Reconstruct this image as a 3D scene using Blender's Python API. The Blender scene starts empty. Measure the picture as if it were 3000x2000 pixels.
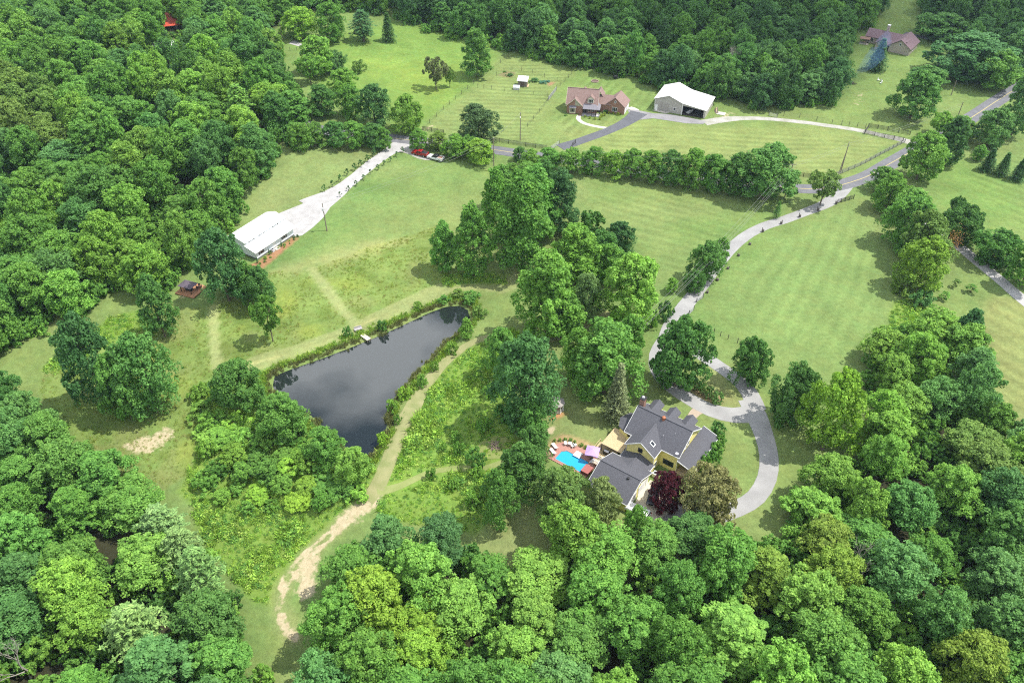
import bpy, math, random
import numpy as np
from mathutils import Vector, Matrix
random.seed(7)
RNG = np.random.default_rng(11)
R = math.radians
scene = bpy.context.scene
COL = scene.collection

# ------------------------------------------------------------------ camera, sky, sun, exposure
CAM_H, CAM_TILT, LENS = 120.0, R(40), 28.0
cam = bpy.data.cameras.new('camera'); cam.lens = LENS; cam.sensor_width = 36; cam.clip_start = 1; cam.clip_end = 20000
camo = bpy.data.objects.new('camera', cam); COL.objects.link(camo)
camo.location = (0, 0, CAM_H); camo.rotation_euler = (R(90) - CAM_TILT, 0, 0)
scene.camera = camo

SUN_EL, SUN_AZ = R(61), R(4)          # azimuth measured from +X towards +Y
SUN = Vector((math.cos(SUN_EL) * math.cos(SUN_AZ), math.cos(SUN_EL) * math.sin(SUN_AZ), math.sin(SUN_EL)))
world = bpy.data.worlds.new('World'); scene.world = world; world.use_nodes = True
wt = world.node_tree; wt.nodes.clear()
def wn(t, **k):
    n = wt.nodes.new(t)
    for a, b in k.items(): setattr(n, a, b)
    return n
wout = wn('ShaderNodeOutputWorld'); wbg = wn('ShaderNodeBackground'); wbg.inputs['Strength'].default_value = 0.105
sky = wn('ShaderNodeTexSky', sky_type='NISHITA', sun_disc=False, sun_elevation=SUN_EL, sun_rotation=math.pi / 2 - SUN_AZ, altitude=300, air_density=1.0, dust_density=1.2, ozone_density=1.5)
# fair-weather clouds all over the sky (the pond mirrors them)
tc = wn('ShaderNodeTexCoord'); sep = wn('ShaderNodeSeparateXYZ'); wt.links.new(tc.outputs['Generated'], sep.inputs[0])
mx = wn('ShaderNodeMath', operation='MAXIMUM'); wt.links.new(sep.outputs['Z'], mx.inputs[0]); mx.inputs[1].default_value = 0.06
dx = wn('ShaderNodeMath', operation='DIVIDE'); wt.links.new(sep.outputs['X'], dx.inputs[0]); wt.links.new(mx.outputs[0], dx.inputs[1])
dy = wn('ShaderNodeMath', operation='DIVIDE'); wt.links.new(sep.outputs['Y'], dy.inputs[0]); wt.links.new(mx.outputs[0], dy.inputs[1])
cmb = wn('ShaderNodeCombineXYZ'); wt.links.new(dx.outputs[0], cmb.inputs[0]); wt.links.new(dy.outputs[0], cmb.inputs[1]); cmb.inputs[2].default_value = 24.1
cn = wn('ShaderNodeTexNoise'); cn.inputs['Scale'].default_value = 1.8; cn.inputs['Detail'].default_value = 5; cn.inputs['Roughness'].default_value = 0.52
wt.links.new(cmb.outputs[0], cn.inputs['Vector'])
cr = wn('ShaderNodeValToRGB'); cr.color_ramp.elements[0].position = 0.46; cr.color_ramp.elements[1].position = 0.58
wt.links.new(cn.outputs['Fac'], cr.inputs[0])
cmx = wn('ShaderNodeMix', data_type='RGBA'); wt.links.new(cr.outputs[0], cmx.inputs['Factor'])
wt.links.new(sky.outputs[0], cmx.inputs['A']); cmx.inputs['B'].default_value = (19.0, 19.6, 20.5, 1)
wt.links.new(cmx.outputs['Result'], wbg.inputs[0]); wt.links.new(wbg.outputs[0], wout.inputs[0])

sd = bpy.data.lights.new('sun', 'SUN'); sd.energy = 4.7; sd.angle = R(0.53); sd.color = (1.0, 0.965, 0.90)
so = bpy.data.objects.new('sun', sd); COL.objects.link(so); so.rotation_euler = SUN.to_track_quat('Z', 'Y').to_euler()

vs = scene.view_settings
vs.view_transform = 'Standard'; vs.look = 'None'; vs.exposure = 0.42; vs.gamma = 1.0; vs.use_curve_mapping = False
cy = scene.cycles
cy.filter_width = 1.15; cy.use_denoising = False
cy.max_bounces = 6; cy.diffuse_bounces = 3; cy.glossy_bounces = 3; cy.transmission_bounces = 4; cy.transparent_max_bounces = 12; cy.volume_bounces = 0
cy.caustics_reflective = False; cy.caustics_refractive = False

# ------------------------------------------------------------------ survey helpers: photo pixel -> point on the ground
FPX = LENS / 36 * 3000
CT, ST = math.cos(CAM_TILT), math.sin(CAM_TILT)
def unproj(px, py, z):
    x = (px - 1500) / FPX; y = (py - 1000) / FPX
    d = (x, CT - y * ST, -ST - y * CT); t = (z - CAM_H) / d[2]
    return d[0] * t, d[1] * t
def proj(X, Y, Z):
    Z = Z - CAM_H; dep = Y * CT - Z * ST; up = Y * ST + Z * CT
    return 1500 + FPX * X / dep, 1000 - FPX * up / dep, dep

def gauss(x, y, cx, cy, a, sx, sy=None):
    sy = sy or sx
    return a * np.exp(-((x - cx) ** 2 / (2 * sx * sx) + (y - cy) ** 2 / (2 * sy * sy)))
def h_base(x, y):
    return (gauss(x, y, -105, 225, 5.0, 42) + gauss(x, y, -190, 330, 12, 90) + gauss(x, y, 25, 125, 1.2, 40)
            + gauss(x, y, -62, 75, -5, 38) + gauss(x, y, 90, 430, 10, 120, 55) + gauss(x, y, 120, 170, 1.5, 45)
            + 0.25 * np.sin(x * 0.07 + 1) * np.sin(y * 0.055 + 2))
def seg_dist(x, y, poly, closed=True):
    x = np.asarray(x, float); y = np.asarray(y, float)
    best = np.full(x.shape, 1e9); inside = np.zeros(x.shape, bool)
    n = len(poly)
    for i in range(n if closed else n - 1):
        ax, ay = poly[i]; bx, by = poly[(i + 1) % n]
        ex, ey = bx - ax, by - ay
        t = np.clip(((x - ax) * ex + (y - ay) * ey) / (ex * ex + ey * ey + 1e-9), 0, 1)
        best = np.minimum(best, (x - ax - t * ex) ** 2 + (y - ay - t * ey) ** 2)
        c = ((ay > y) != (by > y))
        with np.errstate(divide='ignore', invalid='ignore'):
            xi = ax + (y - ay) * ex / (ey if abs(ey) > 1e-9 else 1e-9)
        inside ^= c & (x < xi)
    d = np.sqrt(best)
    return np.where(inside, -d, d) if closed else d
def sstep(a, b, v):
    t = np.clip((v - a) / (b - a), 0, 1); return t * t * (3 - 2 * t)

ZW = -0.9                                             # pond water level
POND_PX = [(793,1098),(840,1078),(930,1047),(1010,1017),(1090,985),(1180,945),(1250,912),(1300,893),(1350,889),(1380,905),(1388,932),(1370,962),(1330,990),(1295,1020),(1270,1052),(1228,1092),(1197,1130),(1163,1170),(1142,1210),(1145,1250),(1122,1300),(1092,1345),(1060,1342),(1010,1325),(970,1280),(935,1255),(905,1225),(850,1205),(800,1175),(788,1130)]
POND = [unproj(a, b, ZW) for a, b in POND_PX]
PADS = []                                             # (x, y, inner radius, outer radius, level)
def H(x, y):
    x = np.asarray(x, float); y = np.asarray(y, float)
    h = h_base(x, y)
    for (cx, cy_, r0, r1, z) in PADS:
        w = 1 - sstep(r0, r1, np.hypot(x - cx, y - cy_)); h = h * (1 - w) + z * w
    near = (x > -95) & (x < 30) & (y > 70) & (y < 200)
    if np.any(near):
        d = seg_dist(x, y, POND)
        w = 1 - sstep(3.0, 24.0, d); zb = ZW + 0.25 + 0.45 * sstep(0.0, 3.0, d)
        h = h * (1 - w) + zb * w
        h = np.where(d < 0.6, ZW + 0.25 - 1.8 * sstep(-4.0, 0.6, -d) * 1.0, h) if False else np.where(d < 0, ZW + 0.25 - 1.9 * sstep(0.0, 4.0, -d), h)
    return h
def G(px, py, dz=0.0):
    z = 0.0
    for _ in range(14):
        x, y = unproj(px, py, z + dz); z = float(H(x, y))
    return Vector((x, y, z + dz)) if dz == 0 else Vector((x, y, z))
def pad(px, py, r0, r1):
    p = G(px, py); PADS.append((p.x, p.y, r0, r1, p.z)); return p
pad(1900, 1290, 24, 44)       # yellow house and pool
pad(775, 700, 13, 26)         # white farmhouse
pad(2000, 330, 16, 34)        # metal barn
pad(1750, 335, 14, 26)        # brick house
pad(2620, 130, 14, 30)        # house in the far wood
pad(545, 870, 5, 12)          # pavilion deck
def gz(x, y): return float(H(x, y))
def GP(pts): return [(lambda p: (p.x, p.y))(G(a, b)) for a, b in pts]
def height_at(p, px_top):
    lo, hi = 0.0, 45.0
    for _ in range(40):
        m = (lo + hi) / 2
        if proj(p.x, p.y, p.z + m)[1] > px_top: lo = m
        else: hi = m
    return lo

# ------------------------------------------------------------------ materials
MATS = {}
def nd(nt, t, **k):
    n = nt.nodes.new(t)
    for a, b in k.items(): setattr(n, a, b)
    return n
def mat(name, c1, c2=None, scale=3.0, rough=0.8, bump=0.0, metal=0.0, spec=0.3, detail=4, coords='Object', bscale=None, contrast=0.25):
    if name in MATS: return MATS[name]
    m = bpy.data.materials.new(name); m.use_nodes = True; nt = m.node_tree; b = nt.nodes['Principled BSDF']
    b.inputs['Roughness'].default_value = rough; b.inputs['Metallic'].default_value = metal; b.inputs['Specular IOR Level'].default_value = spec
    if c2 is None: c2 = tuple(c * 0.8 for c in c1)
    t = nd(nt, 'ShaderNodeTexCoord'); n = nd(nt, 'ShaderNodeTexNoise'); n.inputs['Scale'].default_value = scale; n.inputs['Detail'].default_value = detail
    nt.links.new(t.outputs[coords], n.inputs['Vector'])
    r = nd(nt, 'ShaderNodeValToRGB'); r.color_ramp.elements[0].position = 0.5 - contrast; r.color_ramp.elements[1].position = 0.5 + contrast
    r.color_ramp.elements[0].color = (*c2, 1); r.color_ramp.elements[1].color = (*c1, 1)
    nt.links.new(n.outputs['Fac'], r.inputs[0]); nt.links.new(r.outputs[0], b.inputs['Base Color'])
    if bump:
        n2 = nd(nt, 'ShaderNodeTexNoise'); n2.inputs['Scale'].default_value = bscale or scale * 4; n2.inputs['Detail'].default_value = 3
        nt.links.new(t.outputs[coords], n2.inputs['Vector'])
        bp = nd(nt, 'ShaderNodeBump'); bp.inputs['Strength'].default_value = bump; bp.inputs['Distance'].default_value = 0.1
        nt.links.new(n2.outputs['Fac'], bp.inputs['Height']); nt.links.new(bp.outputs[0], b.inputs['Normal'])
    MATS[name] = m; return m
def leafmat(name, warm=0.0, trans=0.30, fixed=None):
    """foliage: colour from the object's own colour, varied leaf by leaf and clump by clump"""
    m = bpy.data.materials.new(name); m.use_nodes = True; nt = m.node_tree; nt.nodes.clear()
    out = nd(nt, 'ShaderNodeOutputMaterial'); oi = nd(nt, 'ShaderNodeObjectInfo')
    at = nd(nt, 'ShaderNodeAttribute', attribute_name='lv')
    t = nd(nt, 'ShaderNodeTexCoord'); n = nd(nt, 'ShaderNodeTexNoise'); n.inputs['Scale'].default_value = 2.2; n.inputs['Detail'].default_value = 2
    nt.links.new(t.outputs['Object'], n.inputs['Vector'])
    a = nd(nt, 'ShaderNodeMath', operation='MULTIPLY_ADD'); nt.links.new(at.outputs['Fac'], a.inputs[0]); a.inputs[1].default_value = 1.0; a.inputs[2].default_value = 0.20
    b = nd(nt, 'ShaderNodeMath', operation='MULTIPLY_ADD'); nt.links.new(n.outputs['Fac'], b.inputs[0]); b.inputs[1].default_value = 0.7; nt.links.new(a.outputs[0], b.inputs[2])
    c = nd(nt, 'ShaderNodeMath', operation='MULTIPLY_ADD'); nt.links.new(oi.outputs['Random'], c.inputs[0]); c.inputs[1].default_value = 0.22; c.inputs[2].default_value = 1.0
    d = nd(nt, 'ShaderNodeMath', operation='MULTIPLY'); nt.links.new(b.outputs[0], d.inputs[0]); nt.links.new(c.outputs[0], d.inputs[1])
    vm = nd(nt, 'ShaderNodeVectorMath', operation='SCALE'); 
    if fixed is None: nt.links.new(oi.outputs['Color'], vm.inputs[0])
    else: vm.inputs[0].default_value = fixed[:3]
    nt.links.new(d.outputs[0], vm.inputs['Scale'])
    hs = nd(nt, 'ShaderNodeHueSaturation'); nt.links.new(vm.outputs[0], hs.inputs['Color'])
    e = nd(nt, 'ShaderNodeMath', operation='MULTIPLY_ADD'); nt.links.new(at.outputs['Fac'], e.inputs[0]); e.inputs[1].default_value = -0.03; e.inputs[2].default_value = 0.512
    nt.links.new(e.outputs[0], hs.inputs['Hue'])
    df = nd(nt, 'ShaderNodeBsdfPrincipled'); df.inputs['Roughness'].default_value = 0.55; df.inputs['Specular IOR Level'].default_value = 0.12
    nt.links.new(hs.outputs[0], df.inputs['Base Color'])
    tr = nd(nt, 'ShaderNodeBsdfTranslucent'); y = nd(nt, 'ShaderNodeMix', data_type='RGBA', blend_type='MULTIPLY'); y.inputs['Factor'].default_value = 1
    nt.links.new(hs.outputs[0], y.inputs['A']); y.inputs['B'].default_value = (1.25, 1.25, 0.55, 1); nt.links.new(y.outputs['Result'], tr.inputs[0])
    mixs = nd(nt, 'ShaderNodeMixShader'); mixs.inputs[0].default_value = trans
    nt.links.new(df.outputs[0], mixs.inputs[1]); nt.links.new(tr.outputs[0], mixs.inputs[2]); nt.links.new(mixs.outputs[0], out.inputs[0])
    MATS[name] = m; return m

# ------------------------------------------------------------------ mesh helpers
def link(o, parent=None):
    COL.objects.link(o)
    if parent is not None: o.parent = parent
    return o
def tag(o, label=None, cat=None, group=None, kind=None):
    if label: o['label'] = label
    if cat: o['category'] = cat
    if group: o['group'] = group
    if kind: o['kind'] = kind
    return o
def empty(name, loc, rz=0.0, label=None, cat=None, group=None):
    o = bpy.data.objects.new(name, None); o.location = loc; o.rotation_euler = (0, 0, rz); o.empty_display_size = 0.5
    COL.objects.link(o); return tag(o, label, cat, group)
class MB:
    def __init__(s): s.v = []; s.f = []
    def add(s, vs, fs):
        n = len(s.v); s.v += [tuple(v) for v in vs]; s.f += [tuple(i + n for i in f) for f in fs]; return s
    def box(s, x0, x1, y0, y1, z0, z1):
        return s.add([(x0,y0,z0),(x1,y0,z0),(x1,y1,z0),(x0,y1,z0),(x0,y0,z1),(x1,y0,z1),(x1,y1,z1),(x0,y1,z1)],
                     [(0,3,2,1),(4,5,6,7),(0,1,5,4),(1,2,6,5),(2,3,7,6),(3,0,4,7)])
    def slab(s, pts, th):                              # a sloping plate: outline on top, thickness straight down
        n = len(pts); lo = [(x, y, z - th) for x, y, z in pts]
        return s.add(list(pts) + lo, [tuple(range(n)), tuple(range(2 * n - 1, n - 1, -1))] + [(i, n + i, n + (i + 1) % n, (i + 1) % n) for i in range(n)])
    def prism(s, pts, off):                            # polygon swept by a vector
        n = len(pts); o = Vector(off); hi = [tuple(Vector(p) + o) for p in pts]
        return s.add(list(pts) + hi, [tuple(range(n - 1, -1, -1)), tuple(range(n, 2 * n))] + [(i, (i + 1) % n, n + (i + 1) % n, n + i) for i in range(n)])
    def tube(s, pts, rad, sides=8, cap=True):
        pts = [Vector(p) for p in pts]; rad = rad if isinstance(rad, (list, tuple)) else [rad] * len(pts)
        n0 = len(s.v)
        for i, p in enumerate(pts):
            d = (pts[min(i + 1, len(pts) - 1)] - pts[max(i - 1, 0)]).normalized()
            a = d.orthogonal().normalized() if abs(d.z) < 0.95 else Vector((1, 0, 0)); a = (a - d * a.dot(d)).normalized(); b = d.cross(a)
            for k in range(sides):
                t = 2 * math.pi * k / sides; s.v.append(tuple(p + (a * math.cos(t) + b * math.sin(t)) * rad[i]))
        for i in range(len(pts) - 1):
            for k in range(sides):
                k2 = (k + 1) % sides; s.f.append((n0 + i * sides + k, n0 + i * sides + k2, n0 + (i + 1) * sides + k2, n0 + (i + 1) * sides + k))
        if cap:
            s.f.append(tuple(n0 + k for k in range(sides - 1, -1, -1))); m = n0 + (len(pts) - 1) * sides; s.f.append(tuple(m + k for k in range(sides)))
        return s
    def lathe(s, prof, sides=12, c=(0, 0)):
        n0 = len(s.v)
        for r, z in prof:
            for k in range(sides):
                t = 2 * math.pi * k / sides; s.v.append((c[0] + r * math.cos(t), c[1] + r * math.sin(t), z))
        for i in range(len(prof) - 1):
            for k in range(sides):
                k2 = (k + 1) % sides; s.f.append((n0 + i * sides + k, n0 + i * sides + k2, n0 + (i + 1) * sides + k2, n0 + (i + 1) * sides + k))
        return s
    def mesh(s, name, m, smooth=False):
        me = bpy.data.meshes.new(name); me.from_pydata(s.v, [], s.f); me.update()
        if m is not None: me.materials.append(m)
        if smooth: me.polygons.foreach_set('use_smooth', [True] * len(me.polygons))
        return me
    def build(s, name, m, parent=None, smooth=False, bevel=0.0):
        o = bpy.data.objects.new(name, s.mesh(name, m, smooth)); link(o, parent)
        if bevel:
            b = o.modifiers.new('bevel', 'BEVEL'); b.width = bevel; b.segments = 2; b.limit_method = 'ANGLE'
        return o
def box(name, m, parent, *a, bevel=0.0): return MB().box(*a).build(name, m, parent, bevel=bevel)
def copy_tree(o, parent=None):
    c = o.copy(); COL.objects.link(c); c.parent = parent
    for ch in list(o.children): copy_tree(ch, c)
    return c
def np_mesh(name, verts, quads, m, lv=None):
    me = bpy.data.meshes.new(name); nv = len(verts); nf = len(quads); k = quads.shape[1]
    me.vertices.add(nv); me.vertices.foreach_set('co', np.ascontiguousarray(verts, dtype=np.float32).ravel())
    me.loops.add(nf * k); me.loops.foreach_set('vertex_index', np.ascontiguousarray(quads, dtype=np.int32).ravel())
    me.polygons.add(nf); me.polygons.foreach_set('loop_start', np.arange(0, nf * k, k, dtype=np.int32))
    if lv is not None:
        a = me.attributes.new('lv', 'FLOAT', 'POINT'); a.data.foreach_set('value', np.ascontiguousarray(lv, dtype=np.float32))
    me.update(calc_edges=True); me.validate()
    for mm in (m if isinstance(m, list) else [m]): me.materials.append(mm)
    return me
def crom(pts, step=2.0):
    """smooth curve through points, about STEP metres apart"""
    P = [Vector((*p, 0)) if len(p) == 2 else Vector(p) for p in pts]; P = [P[0] * 2 - P[1]] + P + [P[-1] * 2 - P[-2]]
    out = []
    for i in range(1, len(P) - 2):
        n = max(2, int((P[i + 1] - P[i]).length / step))
        for k in range(n):
            t = k / n; a, b, c, d = P[i - 1], P[i], P[i + 1], P[i + 2]
            out.append(0.5 * ((2 * b) + (c - a) * t + (2 * a - 5 * b + 4 * c - d) * t * t + (3 * b - a - 3 * c + d) * t ** 3))
    out.append(P[-2]); return out
# ------------------------------------------------------------------ ground: one sheet to the horizon
def axis(lo, hi, f0, f1, far):
    a = [lo]
    while a[-1] < hi: a.append(a[-1] + f0 + (f1 - f0) * (a[-1] - lo) / (hi - lo))
    s = f1; 
    while a[-1] < far: s *= 1.5; a.append(a[-1] + s)
    b = [lo]; s = f0 * 2
    while b[-1] > -far: s *= 1.6; b.append(b[-1] - s)
    return np.array(b[:0:-1] + a)
ys = axis(40, 420, 0.5, 1.5, 7000)
xr = np.arange(-250, 250.01, 0.95); s = 1.5; ext = []; c = 250.0
while c < 7000: s *= 1.6; c += s; ext.append(c)
xs = np.concatenate([-np.array(ext[::-1]), xr, np.array(ext)])
GX, GY = np.meshgrid(xs, ys); GZ = H(GX, GY)
nx, ny = len(xs), len(ys)
fx, fy = GX.ravel(), GY.ravel()
def blotch(sc, seed, x=fx, y=fy):
    """smooth value noise in 0..1"""
    rg = np.random.default_rng(seed); t = rg.random((256, 256)); u = x / sc + 777.3; v = y / sc + 333.7
    i = np.floor(u).astype(int); j = np.floor(v).astype(int); a = u - i; b = v - j; a = a * a * (3 - 2 * a); b = b * b * (3 - 2 * b)
    q = lambda I, J: t[I % 256, J % 256]
    return (q(i, j) * (1 - a) + q(i + 1, j) * a) * (1 - b) + (q(i, j + 1) * (1 - a) + q(i + 1, j + 1) * a) * b
inner = (np.abs(fx) < 262) & (fy > 35) & (fy < 430)
wob = (blotch(5, 1) - 0.5) * 2.0 + (blotch(1.7, 2) - 0.5) * 0.9
def pmask(pts_px, soft=1.0, rag=1.0):
    m = np.zeros(fx.shape); P = GP(pts_px)
    d = seg_dist(fx[inner], fy[inner], P) + wob[inner] * rag
    m[inner] = 1 - sstep(-soft, soft, d); return m
def lmask(pts_px, width, soft=0.5, rag=0.4):
    m = np.zeros(fx.shape); P = [(p.x, p.y) for p in crom(GP(pts_px), 3)]
    d = seg_dist(fx[inner], fy[inner], P, closed=False) - width / 2 + wob[inner] * rag
    m[inner] = 1 - sstep(-soft, soft, d); return m
LAWN = np.array((.155, .208, .062)); LAWN_G = np.array((.098, .180, .047)); LAWN_Y = np.array((.195, .222, .085)); MEADOW = np.array((.148, .208, .053)); OLIVE = np.array((.172, .185, .066))
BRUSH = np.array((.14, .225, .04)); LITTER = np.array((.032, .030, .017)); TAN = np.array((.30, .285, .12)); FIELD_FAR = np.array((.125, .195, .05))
FOREST_PX = {
 'left wood': [(-500,-60),(-400,1110),(-60,1090),(60,1030),(170,960),(290,895),(400,860),(470,865),(510,845),(560,800),(620,745),(680,690),(690,650),(715,590),(780,520),(800,470),(840,440),(900,420),(880,330),(850,260),(830,190),(800,150),(800,105),(840,80),(850,40),(1000,35),(1130,50),(1150,-60)],
 'dark wood behind the barn': [(1150,-60),(1150,55),(1240,95),(1350,122),(1480,150),(1600,185),(1700,205),(1800,222),(1900,250),(1960,280),(2050,285),(2140,300),(2230,322),(2340,318),(2440,310),(2455,240),(2480,120),(2560,70),(2590,10),(2600,-60)],
 'wood in the top right corner': [(2640,-60),(2700,20),(2720,110),(2760,130),(2850,210),(2880,260),(2960,250),(3080,250),(3500,330),(3500,-60)],
 'bottom left wood': [(-400,1150),(-20,1165),(80,1185),(150,1255),(220,1340),(320,1425),(420,1500),(540,1560),(620,1660),(690,1750),(750,1850),(775,1940),(790,2060),(800,2500),(-700,2600)],
 'bottom right wood': [(940,2010),(970,1880),(1010,1765),(1050,1675),(1120,1610),(1290,1600),(1400,1640),(1470,1730),(1540,1700),(1640,1620),(1760,1620),(1860,1630),(1930,1640),(2010,1590),(2070,1580),(2120,1630),(2200,1640),(2270,1570),(2340,1480),(2440,1400),(2470,1280),(2500,1180),(2540,1090),(2580,1010),(2680,960),(2800,990),(2860,1100),(2900,1220),(2980,1280),(3400,1330),(3700,2600),(850,2600)],
}
gc = np.tile(LAWN, (len(fx), 1))
def over(mask, col, amt=1.0):
    global gc
    k = (mask * amt)[:, None]; gc = gc * (1 - k) + np.asarray(col)[None] * k
over(blotch(26, 3), LAWN_G, 0.55); over(blotch(11, 4) ** 2, LAWN_Y, 0.5)
far = (fy > 300) * 1.0; over(sstep(225, 330, fy), FIELD_FAR, 0.6)
# meadow below the white house, its mown edges and paths
MEADOW_PX = [(455,880),(520,900),(600,905),(760,800),(905,795),(1060,730),(1200,690),(1275,665),(1300,800),(1480,800),(1500,810),(1400,826),(1300,842),(1180,895),(1060,945),(960,985),(780,1045),(640,1100),(560,1130),(580,1240),(560,1380),(470,1440),(390,1420),(320,1360),(230,1290),(120,1150),(130,1090),(280,1010),(400,960)]
mm = pmask(MEADOW_PX, 0.35, 0.25); over(mm, MEADOW, 0.95)
over(mm * sstep(0.45, 0.75, blotch(6, 5)), OLIVE, 0.5); over(mm * sstep(0.6, 0.85, blotch(3.2, 6)), (.10, .15, .03), 0.7); over(mm * sstep(0.55, 0.8, blotch(9, 66)), (.19, .24, .05), 0.8)
over(pmask([(830,800),(1000,640),(1180,560),(1000,500),(960,640),(860,720),(700,800),(770,820)], 6, 3), LAWN_G, 0.55)
over(pmask([(1200,700),(1000,770),(900,795),(800,800),(860,770),(1000,720)], 3, 2), TAN, 0.45)
STRIP_PX = [(690,1085),(760,1060),(900,1020),(1040,965),(1130,922),(1220,880),(1310,843),(1400,830),(1470,838),(1520,815),(1545,780)]
over(lmask(STRIP_PX, 5.2, .3, .3), LAWN_Y * 1.1, 0.95)
for P, w in (([(915,790),(960,850),(1000,905),(1045,950)], 2.3), ([(625,905),(627,980),(634,1060),(650,1100)], 2.2)): over(lmask(P, w + .3, .25, .2), LAWN_Y * 1.22, 1.0)
over(lmask([(1040,960),(1090,935)], 1.2, .5, .6), TAN * 1.3, .7); over(lmask([(690,1080),(830,1040)], 1.0, .5, .8), TAN * 1.4, .6)
# other lawns and fields
over(pmask([(680,640),(800,490),(860,425),(1110,425),(1150,440),(1000,580),(880,610),(760,680)], 2, 1.5), LAWN_Y, 0.35)
over(pmask([(870,130),(1160,60),(1400,110),(1460,150),(1400,230),(1240,370),(1200,390),(1100,330),(950,300)], 3, 2), (.135, .22, .045), 0.85)
over(pmask([(1060,170),(1240,190),(1340,190),(1300,300),(1150,250)], 10, 4), (.185, .25, .045), 0.6)
over(pmask([(1660,380),(1800,345),(1930,350),(2080,368),(2400,368),(2640,420),(2450,520),(2250,515),(1900,480),(1660,430)], 3, 2), (.185, .222, .072), 0.75)
over(pmask([(1240,375),(1460,190),(1480,160),(1680,210),(1600,330),(1560,420),(1420,420)], 3, 2), (.17, .212, .07), 0.7)
over(pmask([(2100,840),(2350,640),(2480,600),(2600,700),(2640,860),(2600,960),(2500,1080),(2330,1080),(2200,990)], 4, 3), (.145, .212, .065), 0.8)
over(pmask([(2830,960),(2900,860),(3200,940),(3200,1330),(2960,1260),(2880,1100)], 2, 1), OLIVE * 1.15, 0.75)
over(pmask([(2690,460),(2900,480),(3000,560),(3000,760),(2720,600)], 8, 4), (.12, .2, .045), 0.6)
over(pmask([(1580,1180),(1750,1160),(1800,1300),(1690,1330),(1590,1300)], 6, 3), LAWN_Y, 0.6)
over(pmask([(2080,1080),(2160,1120),(2180,1190),(2110,1200),(2040,1140)], 4, 2), TAN * 0.9, 0.55)
over(pmask([(1430,1560),(1520,1480),(1600,1480),(1560,1640),(1480,1700)], 3, 2), LAWN_Y, 0.8)
# brush ground
BRUSH_PX = {
 'sw': [(565,1135),(640,1115),(690,1100),(780,1110),(800,1170),(900,1225),(970,1275),(1060,1340),(1100,1370),(1085,1430),(1050,1470),(960,1560),(880,1620),(810,1740),(800,1800),(690,1700),(610,1600),(560,1480),(530,1440),(560,1380),(580,1240)],
 'east': [(1420,985),(1500,960),(1540,1010),(1490,1200),(1520,1300),(1500,1400),(1440,1520),(1390,1560),(1180,1530),(1110,1500),(1120,1430),(1180,1290),(1230,1160),(1310,1070)],
 'west': [(120,1085),(230,1000),(330,930),(430,900),(440,960),(300,1020),(160,1100)],
 'wedge': [(1290,800),(1450,800),(1480,830),(1380,828),(1300,842)],
 'hedge': [(2620,880),(2700,870),(2720,930),(2680,965),(2600,990)],
}
for k, P in BRUSH_PX.items(): over(pmask(P, 0.8, 0.8), BRUSH, 0.95)
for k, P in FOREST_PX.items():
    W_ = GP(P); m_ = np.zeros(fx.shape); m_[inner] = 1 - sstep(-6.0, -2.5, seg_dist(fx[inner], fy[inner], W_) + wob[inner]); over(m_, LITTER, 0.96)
over(pmask([(440,150),(450,100),(490,60),(520,90),(530,130),(500,160)], 2, 1), LAWN_Y, .9)
# garden beds, mulch
over(pmask([(700,790),(760,765),(862,690),(875,700),(770,785),(730,800)], .4, .2), (.30, .16, .085), .95)
over(pmask([(1612,1290),(1650,1270),(1690,1280),(1735,1300),(1745,1318),(1720,1330),(1600,1330)], .5, .2), (.36, .25, .13), .9)
over(pmask([(1608,1222),(1640,1205),(1655,1212),(1640,1222),(1618,1230)], .3, .1), (.42, .22, .10), .95)
over(pmask([(2015,1135),(2050,1120),(2120,1165),(2105,1190),(2060,1175)], .6, .2), (.28, .19, .11), .8)
over(pmask([(1600,248),(1608,242),(1625,242),(1615,252)], .3, .1), (.30, .17, .10), .95); over(pmask([(1455,222),(1500,228),(1512,212),(1478,208)], .3, .2), (.16, .12, .07), .7)
bare = np.zeros(fx.shape)
def barep(P, soft, a=1.0): 
    global bare
    bare = np.maximum(bare, pmask(P, soft, 1.0) * a)
barep([(345,1310),(400,1280),(450,1265),(500,1245),(515,1280),(470,1320),(400,1325)], 3.0, .95)
barep([(990,1500),(1050,1462),(1130,1440),(1100,1480),(1050,1525),(985,1570),(950,1580)], 1.8, .85)
for o_ in (-1, 1):
    P_ = [(a + o_ * 9, b_ + o_ * 5) for a, b_ in [(1105,1425),(1072,1468),(1020,1515),(965,1568),(905,1620),(858,1670),(828,1725),(818,1785),(835,1835),(862,1870)]]; bare = np.maximum(bare, lmask(P_, .9, .6, .5) * .95)
over(lmask([(1105,1425),(1020,1515),(905,1620),(828,1725),(818,1785),(862,1870)], 3.4, .8, .5), LAWN_Y, .7)
barep([(880,1640),(930,1620),(925,1720),(900,1760),(870,1740)], 2.0, .9); barep([(500,870),(560,830),(640,805),(600,850),(545,880),(555,900),(530,895)], 2.0, .6)
barep([(1230,372),(1275,365),(1275,380),(1240,388)], 2, .7); barep([(2490,270),(2540,265),(2540,310),(2500,312)], 3, .5); barep([(1600,1255),(1625,1250),(1620,1275),(1600,1280)], 1.2, .8)
barep([(2100,330),(2150,325),(2170,350),(2080,365)], 2, .6); barep([(1010,955),(1060,930),(1090,930),(1050,975)], 2, .55); barep([(900,965),(1000,950),(1000,975),(920,990)], 3, .45)
barep([(1090,430),(1125,430),(1120,440)], 1, .6); barep([(690,470),(720,440),(745,440)], 1, .4)
STR = np.zeros((len(fx), 3))
def stripes(P, ang, wl, amp):
    global STR
    m = pmask(P, 2, 0)[:, None]; k = 2 * math.pi / wl; STR = STR * (1 - m) + m * np.array((k * math.cos(ang), k * math.sin(ang), 0)); STR[:, 2] += m[:, 0] * amp
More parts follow.
